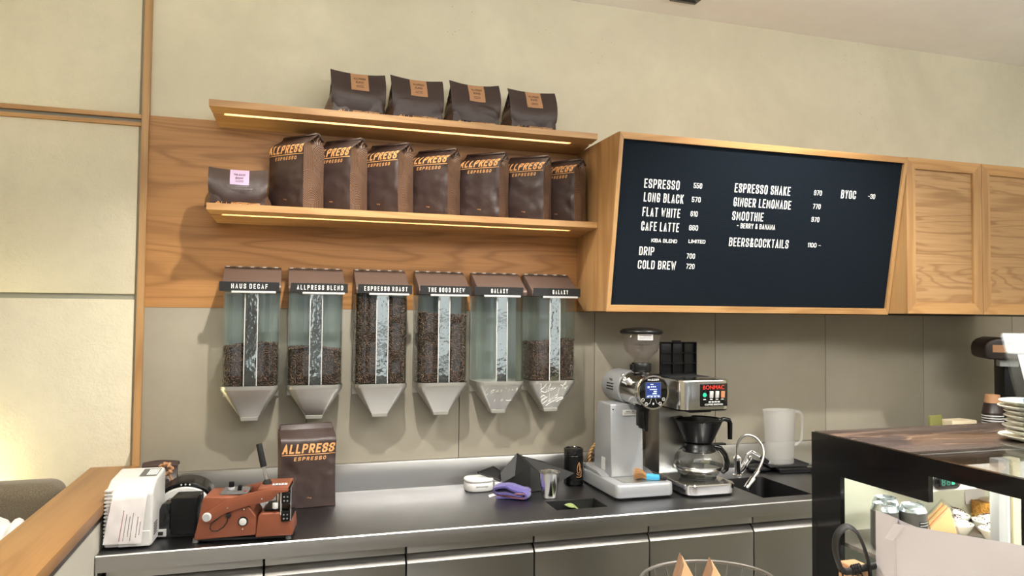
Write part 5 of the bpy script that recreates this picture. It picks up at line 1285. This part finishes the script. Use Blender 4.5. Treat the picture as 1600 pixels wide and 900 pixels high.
# sandwich packs
plain('bread', C(226, 190, 130), .8, 0, .3, 60); plain('filling_red', C(226, 84, 44), .6); plain('filling_green', C(190, 200, 110), .7)
for i, (x, y, rz, lab) in enumerate([(1.640, -1.392, -.62, 'clear wrapped sandwich wedge beside the cans in the display case'), (1.725, -1.395, -.55, 'clear wrapped sandwich wedge next to the bowls in the display case')]):
    s = thing('sandwich_pack', lab, 'sandwich', (x, y, SZ), rz, 'wrapped sandwiches in the display case')
    tri = [(-.045, .003), (.052, .003), (.030, .095)]
    for k_, (a, b_, mt) in enumerate(((-.040, -.024, 'bread'), (-.0235, -.0165, 'filling_red'), (-.016, .0, 'bread'), (.0005, .0085, 'filling_green'), (.009, .0155, 'filling_red'), (.016, .033, 'bread'))):
        m = MB(); g_ = 1 if mt == 'bread' else .97; m.prism([(u*g_+.0, w_*g_+.001) for u, w_ in [(-.040, .005), (.047, .005), (.028, .086)]], a, b_, 'Y', .002, 2); m.build('bread_slice' if mt == 'bread' else 'filling', mt, s)
    m = MB(); m.prism(tri, -.046, .039, 'Y', .002, 2); m.build('clear_wedge_box', 'clear_film', s)
    m = MB(); m.tube([(-.045, -.046, .003), (.052, -.046, .003), (.030, -.046, .095)], .0022, 6, True); m.build('box_rim', 'clear_film', s)
# bowls with sprinkled cream
plain('porcelain', C(236, 234, 220), .25); plain('cream', C(240, 234, 220), .6, 0, .3, 90); plain('sprinkle', C(70, 52, 44), .6)
for i, (x, y, lab) in enumerate([(1.792, -1.405, 'white bowl of sprinkled cream nearest the sandwich packs in the case'), (1.862, -1.335, 'white bowl of sprinkled cream behind the front bowl in the case'), (1.900, -1.415, 'white bowl of sprinkled cream below the cake, left of the upright'), (1.842, -1.485, 'white bowl of sprinkled cream low at the upright in the case')]):
    b = thing('dessert_bowl', lab, 'bowl', (x, y, SZ), 0, 'dessert bowls in the display case')
    m = MB(); m.lathe([(0, 0), (.022, 0), (.026, .003), (.040, .026), (.0425, .033), (.040, .034), (.036, .027), (.022, .008), (0, .007)], 36); m.build('bowl_body', 'porcelain', b, 40)
    m = MB(); 
    def dome(u, v_):
        a = 2*PI*u; r = .034*math.cos(v_*PI/2); return Vector((r*math.cos(a), r*math.sin(a), .024+.027*math.sin(v_*PI/2)+.003*noise.noise(Vector((r*60*math.cos(a), r*60*math.sin(a), i)))))
    m.grid(dome, 28, 10); cr = m.build('cream_dome', 'cream', b, 80, weld=True)
    m = MB(); r4 = random.Random(i+20)
    for q in range(90):
        p = dome(r4.random(), r4.random()**.8*.95); e = Vector((r4.uniform(-1, 1), r4.uniform(-1, 1), r4.uniform(-.3, .5))).normalized()*.003; p.z += .0012
        m.cyl(p-e, p+e, .0009, n=5)
    o = m.build('sprinkles', 'sprinkle', cr); o['kind'] = 'stuff'
# nut cakes on plates; the second is a solid stand-in for a reflected cake
plain('nut_crust', C(206, 150, 66), .5, 0, 1.0, 130, var=.35); plain('glaze', C(214, 196, 170), .3); plain('choc', C(92, 58, 42), .5)
for i, (x, y, lab) in enumerate([(2.012, -1.330, 'round nut coated cake on white plate, left of the upright'), (2.035, -1.462, 'round nut coated cake with cream top, solid stand-in for a reflection right of the upright')]):
    p = thing('cake_plate', lab.replace('round nut coated cake', 'white plate carrying a nut coated cake').replace(' on white plate', '').replace(' with cream top', ''), 'plate', (x, y, SZ), 0, 'cake plates in the display case')
    m = MB(); m.lathe([(0, 0), (.040, 0), (.044, .002), (.070, .011), (.072, .013), (.069, .013), (.044, .005), (0, .005)], 40); m.build('plate_body', 'porcelain', p, 40)
    c = thing('nut_cake', lab, 'cake', (x, y, SZ+.0055), .3, 'nut cakes in the display case')
    m = MB(); r5 = random.Random(i)
    m.lathe([(0, 0), (.046, 0), (.049, .004), (.049, .048), (.045, .053), (0, .054)], 40)
    for q in range(420):
        a = r5.uniform(0, 6.283); z = r5.uniform(.004, .050); R = Euler((r5.uniform(0, 6), r5.uniform(0, 6), r5.uniform(0, 6))).to_matrix(); pp = Vector((.049*math.cos(a), .049*math.sin(a), z))
        m.add([pp+R @ (k_*1.1) for k_ in BV], BF)
    m.build('cake_body', 'nut_crust', c, 60)
    m = MB(); m.lathe([(0, .0545), (.030, .0545), (.032, .057), (.026, .0605 if i == 0 else .075), (0, .062 if i == 0 else .082)], 32); m.build('topping', 'glaze' if i == 0 else 'choc', c, 60)
    if i: m = MB(); m.lathe([(0, .010), (.014, .009), (.018, 0), (.014, -.006), (0, -.006)], 20, (-.030, -.028, .060)); m.build('cream_blob', 'cream', c, 60)
m = MB(); m.box((1.985, -1.298, SZ+.075), (.062, .002, .060), (-.12, 0, -.25), .0005, 1); m.box((1.985, -1.295, SZ+.022), (.004, .004, .044))
tag(m.build('price_card', 'white_matte'), 'blank white price card standing behind the bowls in the case', 'card')

# ================================================================== on top of the case
MZ = 1.2340
plates = [(.085, .0), (.082, .0), (.079, .0), (.079, .0), (.079, .0), (.080, .0), (.086, .0)]
for i in range(8):
    r = [.088, .075, .073, .073, .074, .074, .084, .088][i]
    pl_ = MB(); pl_.lathe([(0, 0), (r*.55, 0), (r*.6, .002), (r*.96, .012), (r, .015), (r*.985, .0165), (r*.6, .006), (0, .005)], 44)
    o = pl_.build('plate', 'porcelain', None, 40, (1.880+(.006 if i == 0 else .004*math.sin(i*2)), -1.572+.003*math.cos(i*3), MZ+i*.0128))
    tag(o, ['small white plate in the stack on the marble top, lowest of the stack', 'small white plate second from the bottom of the marble top stack', 'small white plate third from the bottom of the marble top stack', 'small white plate fourth from the bottom of the marble top stack',
        'small white plate fourth from the top of the marble top stack', 'small white plate third from the top of the marble top stack', 'wider white plate second from the top of the marble top stack', 'topmost wide white plate of the stack on the marble top'][i], 'plate', 'stacked plates on the marble top')
# acrylic sign holder leaning back
sg = thing('sign_holder', 'clear acrylic sign holder with white and blue sheet, by the plates', 'sign holder', (1.765, -1.685, MZ), -.06)
tl = .27; H_ = .295
def sp_(x, w_, z): return Vector((x, w_*math.cos(tl)+z*math.sin(tl), -w_*math.sin(tl)+z*math.cos(tl)))
def slab2(x0, x1, w0, w1, z0, z1, name, mt, par, bev=.001):
    mb = MB(); v = [sp_(x, w_, z) for w_ in (w0, w1) for x, z in ((x0, z0), (x1, z0), (x1, z1), (x0, z1))]
    mb.hull(v, [(0, 1, 2, 3), (7, 6, 5, 4), (0, 4, 5, 1), (1, 5, 6, 2), (2, 6, 7, 3), (3, 7, 4, 0)], bev, 2); return mb.build(name, mt, par)
slab2(-.045, .20, 0, .003, .004, H_, 'front_sheet', 'acrylic', sg); slab2(-.045, .20, .006, .009, .004, H_, 'back_sheet', 'acrylic', sg)
for x in (-.045, .197): slab2(x, x+.003, .003, .006, .004, H_, 'side_edge', 'acrylic', sg, 0)
pp = slab2(-.010, .195, .0036, .0050, .03, H_-.055, 'insert_sheet', 'white_matte', sg, 0)
plain('sheet_blue', C(92, 156, 214), .6)
slab2(-.028, .195, .0052, .0058, .03, H_-.165, 'blue_sheet', 'sheet_blue', sg, 0)
m = MB(); m.bb(-.046, .20, -.002, .09, 0, .004, .001, 1); m.build('foot', 'acrylic', sg)

# ================================================================== far end of the back counter
cp = ['paper cup stack, tan topmost cup upside down by the black column']
for i in range(22):
    z = T+i*.0118; c = MB(); dark = i < 21
    if i < 21:
        c.lathe([(0, .086), (.029, .086), (.031, .088), (.0445, .004), (.0465, .002), (.0465, -.001), (.044, -.001), (.0295, .083), (0, .083)], 36, m=0); c.lathe([(.0448, .0035), (.047, .0025), (.047, -.0012), (.0442, -.0012)], 36, m=1)
    o = None
    if i < 21:
        o = c.build('paper_cup', ['brown_bag_dark', 'white_plastic'], None, 40, (3.268, -.30, z+.0012))
        tag(o, 'upside down dark paper cup nested in the tall stack by the black column', 'paper cup', 'nested paper cups at the back')
c = thing('paper_cup', 'topmost paper cup of the stack, tan with dark brown rim band', 'paper cup', (3.268, -.30, T+21*.0118+.0012), 0, 'nested paper cups at the back')
m = MB(); m.lathe([(.0295, .083), (.0352, .046), (.0415, .018), (.0425, .013)], 36); m.lathe([(0, .086), (.029, .086), (.031, .088), (.0365, .050)], 36); m.build('cup_body', 'tan_label', c, 40)
m = MB(); m.lathe([(.0366, .050), (.0445, .004), (.0465, .002), (.0465, -.001), (.044, -.001), (.0355, .046)], 36); m.build('cup_band', 'brown_bag_dark', c, 40)
e = thing('espresso_grinder', 'black column machine with dark brown rounded hood and tan label strip', 'coffee machine', (3.47, -.27, T), -.62)
m = MB(); m.bb(-.095, .14, -.10, .12, 0, .05, .006, 3); m.bb(-.075, .12, -.06, .10, .05, .50, .006, 3); m.build('column', 'black_plastic', e)
m = MB(); m.prism([(-.175, .515), (-.150, .505), (.14, .500), (.16, .53), (.15, .60), (-.120, .612), (-.160, .598), (-.178, .570)], -.13, .11, 'Y', .016, 4); hd = m.build('hood', 'brown_bag_dark', e, 50)
m = MB(); m.bb(-.140, .10, -.1312, -.1298, .540, .576); tg = m.build('label_strip', 'tan_label', hd)
m = MB()
for i in range(4): m.bb(-.085+i*.022, -.072+i*.022, -.1316, -.1312, .546, .552)
m.build('strip_marking', 'white_ink', tg)
m = MB(); m.bb(-.10, -.02, -.09, -.03, .470, .502, .004, 2); m.build('collar', 'grey_plastic', e)
p = MB(); p.box((2.960, -.265, T+.122), (.085, .014, .243), (-.06, 0, .15), .004, 2); plain('green_card', C(122, 122, 66), .7)
o = p.build('green_packet', 'green_card'); tag(o, 'olive green packet standing at the wall behind the marble top', 'packet')
p = MB(); p.box((3.090, -.27, T+.110), (.135, .09, .219), (0, 0, .1), .006, 3); plain('napkin_beige', C(198, 184, 156), .8)
tag(p.build('napkin_stack', 'napkin_beige'), 'beige stack of paper napkins right of the olive green packet', 'napkins')
p = MB(); p.box((3.000, -.335, T+.112), (.05, .016, .224), (-.1, .08, -.2), .003, 2)
tag(p.build('paper_roll_bag', 'napkin_beige'), 'small crumpled beige paper bag in front of the olive packet', 'paper bag')
p = thing('patterned_bag', 'small black bag with white lettering behind the white plates', 'bag', (3.42, -.45, T), -.4)
m = MB(); m.prism([(-.045, 0), (.045, 0), (.042, .27), (-.042, .27)], -.02, .02, 'Y', .006, 3); m.build('bag_body', 'black_matte', p)
m = MB(); 
for i in range(5): m.bb(-.030+.004*(i % 2), .010, -.0212, -.0204, .14+i*.020, .148+i*.020)
m.build('bag_pattern', 'white_ink', p)

# ================================================================== service counter in front of the case, just below the picture
s = MB(); s.bb(.45, 1.405, -2.6, -1.44, .845, .88, .004, 2); s.bb(.50, 1.36, -2.55, -1.50, 0, .845)
tag(s.build('service_counter', 'grey_panel'), 'pale service counter under the wire basket and white paper bag', 'counter')
SC = .8805
# white paper bag
plain('bag_paper', C(184, 177, 179), .75)
A, B = Vector((1.124, -1.868, 0)), Vector((1.286, -2.12, 0)); A2, B2 = Vector((1.150, -1.790, 0)), Vector((1.345, -2.075, 0))
b = thing('paper_bag', 'large plain white paper bag with folded top in front of the case', 'paper bag', (1.22, -1.96, SC))
O = Vector((1.22, -1.96, 0)); H0 = 1.161-SC
m = MB()
def fr(u, v_):
    p = A.lerp(B, u)-O; bulge = .006*math.sin(PI*u)*math.sin(PI*v_)+.003*noise.noise(Vector((u*5, v_*5, 1)))
    return p+Vector((-.84*bulge, -.54*bulge, H0*v_))
m.grid(fr, 20, 16); m.grid(lambda u, v_: (A2.lerp(B2, u).lerp(A.lerp(B, u)+Vector((.004, .003, 0)), smooth(u, 0, .12)*smooth(v_, .3, 1))-O)+Vector((0, 0, (H0+.004-.005*smooth(u, 0, .12))*v_)), 26, 10, flip=True)
def gs(P0, P1):
    def f(u, v_):
        p = P0.lerp(P1, u)-O; inn = (1-abs(2*u-1))*.022*smooth(v_, .2, 1); dirn = (B-A).normalized() if P0 is A else (A-B).normalized()
        return p+dirn*inn+Vector((0, 0, (H0+.004*u)*v_+.004*math.sin(9*v_+3*u)*0))
    return f
m.grid(gs(A, A2), 10, 16); m.grid(gs(B, B2), 10, 16); m.add([A-O, B-O, B2-O, A2-O], [(0, 1, 2, 3)]); 
m.build('bag_body', 'bag_paper', b, 50)
m = MB()
m.hull([Vector(q) for q in ((1.1225-1.22, -1.8665+1.96, H0), (1.132-1.22, -1.8805+1.96, H0-.001), (1.120-1.22, -1.864+1.96, H0-.034), (1.112-1.22, -1.853+1.96, H0-.031), (1.124-1.22, -1.862+1.96, H0-.003))], [(0, 1, 2, 3), (0, 3, 4), (1, 4, 3, 2), (0, 4, 1)], 0); m.build('corner_fold', 'bag_paper', b)
# black headband with cord
h = thing('headset', 'black looped headband with a thin cord wound round it', 'headset', (1.105, -1.775, SC), -.2)
m = MB(); lp = catmull([(-.022, .004, .165), (-.032, .006, .20), (-.030, .004, .232), (-.012, 0, .251), (.008, -.004, .240), (.024, -.006, .205), (.034, -.006, .160), (.036, -.004, .10), (.036, .0, .02), (.034, .002, .004)], 8)
m.tube(lp, .0110, 12, flat=.32, up=(0, 1, 0)); m.build('headband', 'black_matte', h, 60)
m = MB(); m.tube([(-.022, .004, .165), (-.012, .002, .160), (.01, -.002, .166), (.040, -.004, .172), (.058, 0, .174)], .007, 10); m.build('crossbar', 'black_matte', h, 60)
m = MB()
for i in range(4): m.tube([(.0+i*.005+.0035*math.cos(2*PI*q_/12)*.3, .008*math.cos(2*PI*q_/12), .164+.0095*math.sin(2*PI*q_/12)+i*.001) for q_ in range(12)], .0018, 6, True)
m.tube([(.006, -.008, .160), (.012, -.010, .13), (.022, -.012, .10), (.03, -.012, .085)], .0017, 6); m.tube([(.014, -.008, .162), (.026, -.012, .13), (.032, -.012, .09), (.018, -.012, .06)], .0017, 6)
m.tube([(-.020, .002, .16), (-.018, -.002, .13), (-.004, -.008, .10), (.012, -.010, .08), (.034, -.010, .06)], .0022, 6); m.build('cord', 'black_rubber', h, 60)
m = MB(); m.lathe([(0, -.014), (.016, -.012), (.022, -.004), (.022, .006), (.014, .012), (0, .013)], 28, (-.010, -.006, .118), (PI/2, .3, .5)); m.build('ear_pad', 'black_plastic', h, 60)
x = MB(); x.bb(1.118, 1.160, -1.770, -1.720, SC, SC+.165, .004, 3)
tag(x.build('kraft_box', 'tan_label'), 'small kraft brown box behind the black headset', 'box')
# wire basket with wrapped sandwiches
wb = thing('wire_basket', 'round grey wire basket cut off by the bottom of the picture', 'basket', (.872, -1.62, SC))
R0, R1, hb = .147, .11, .113
def ringp(r, z, n=64): return [(r*math.cos(2*PI*i/n), r*.82*math.sin(2*PI*i/n), z) for i in range(n)]
plain('wire_grey', C(110, 106, 102), .4, .6)
m = MB(); m.tube(ringp(R0, hb), .0038, 10, True); m.build('rim', 'wire_grey', wb, 80)
m = MB()
for i in range(24):
    a = 2*PI*i/24; m.tube([(R0*math.cos(a), R0*.82*math.sin(a), hb), (R1*1.1*math.cos(a), R1*.9*math.sin(a), .05), (R1*math.cos(a), R1*.82*math.sin(a), .003)], .0016, 6)
m.tube(ringp(R1, .003), .002, 8, True); m.tube(ringp(.128, .05), .0018, 8, True); m.tube(ringp(.06, .003), .0016, 8, True)
for i in range(6): a = PI*i/6; m.cyl((R1*math.cos(a), R1*.82*math.sin(a), .003), (-R1*math.cos(a), -R1*.82*math.sin(a), .003), .0014, n=6)
m.build('wires', 'wire_grey', wb, 80)
plain('kraft_paper', C(206, 160, 120), .7, 0, .3, 40); plain('kraft_edge', C(140, 108, 84), .8)
for i, (x, y, rz, zz, lab) in enumerate([(.800, -1.625, -.25, .166, 'kraft paper sandwich pocket with pointed top, left one in the wire basket'), (.868, -1.628, -.3, .152, 'kraft paper sandwich pocket with pointed top, right one in the wire basket')]):
    q = thing('paper_pocket', lab, 'paper pocket', (x, y, SC+.008), rz, 'paper pockets in the wire basket')
    m = MB(); m.hull([(-.040, -.024, 0), (.095, -.024, 0), (.004, -.006, zz), (-.040, .028, 0), (.095, .028, 0), (.004, .004, zz)], [(0, 1, 2), (5, 4, 3), (0, 3, 4, 1), (1, 4, 5, 2), (2, 5, 3, 0)], .002, 2); m.build('pocket_body', 'kraft_paper', q, 40)
    m = MB(); m.hull([(-.043, -.026, 0), (-.037, -.027, 0), (.0025, -.009, zz), (.007, -.008, zz-.018), (-.043, .032, 0), (-.037, .032, 0), (.002, .006, zz+.004), (.006, .006, zz-.012)], [(0, 1, 3, 2), (4, 6, 7, 5), (0, 4, 5, 1), (1, 5, 7, 3), (3, 7, 6, 2), (2, 6, 4, 0)], 0); m.build('open_edge', 'kraft_edge', q, 40)
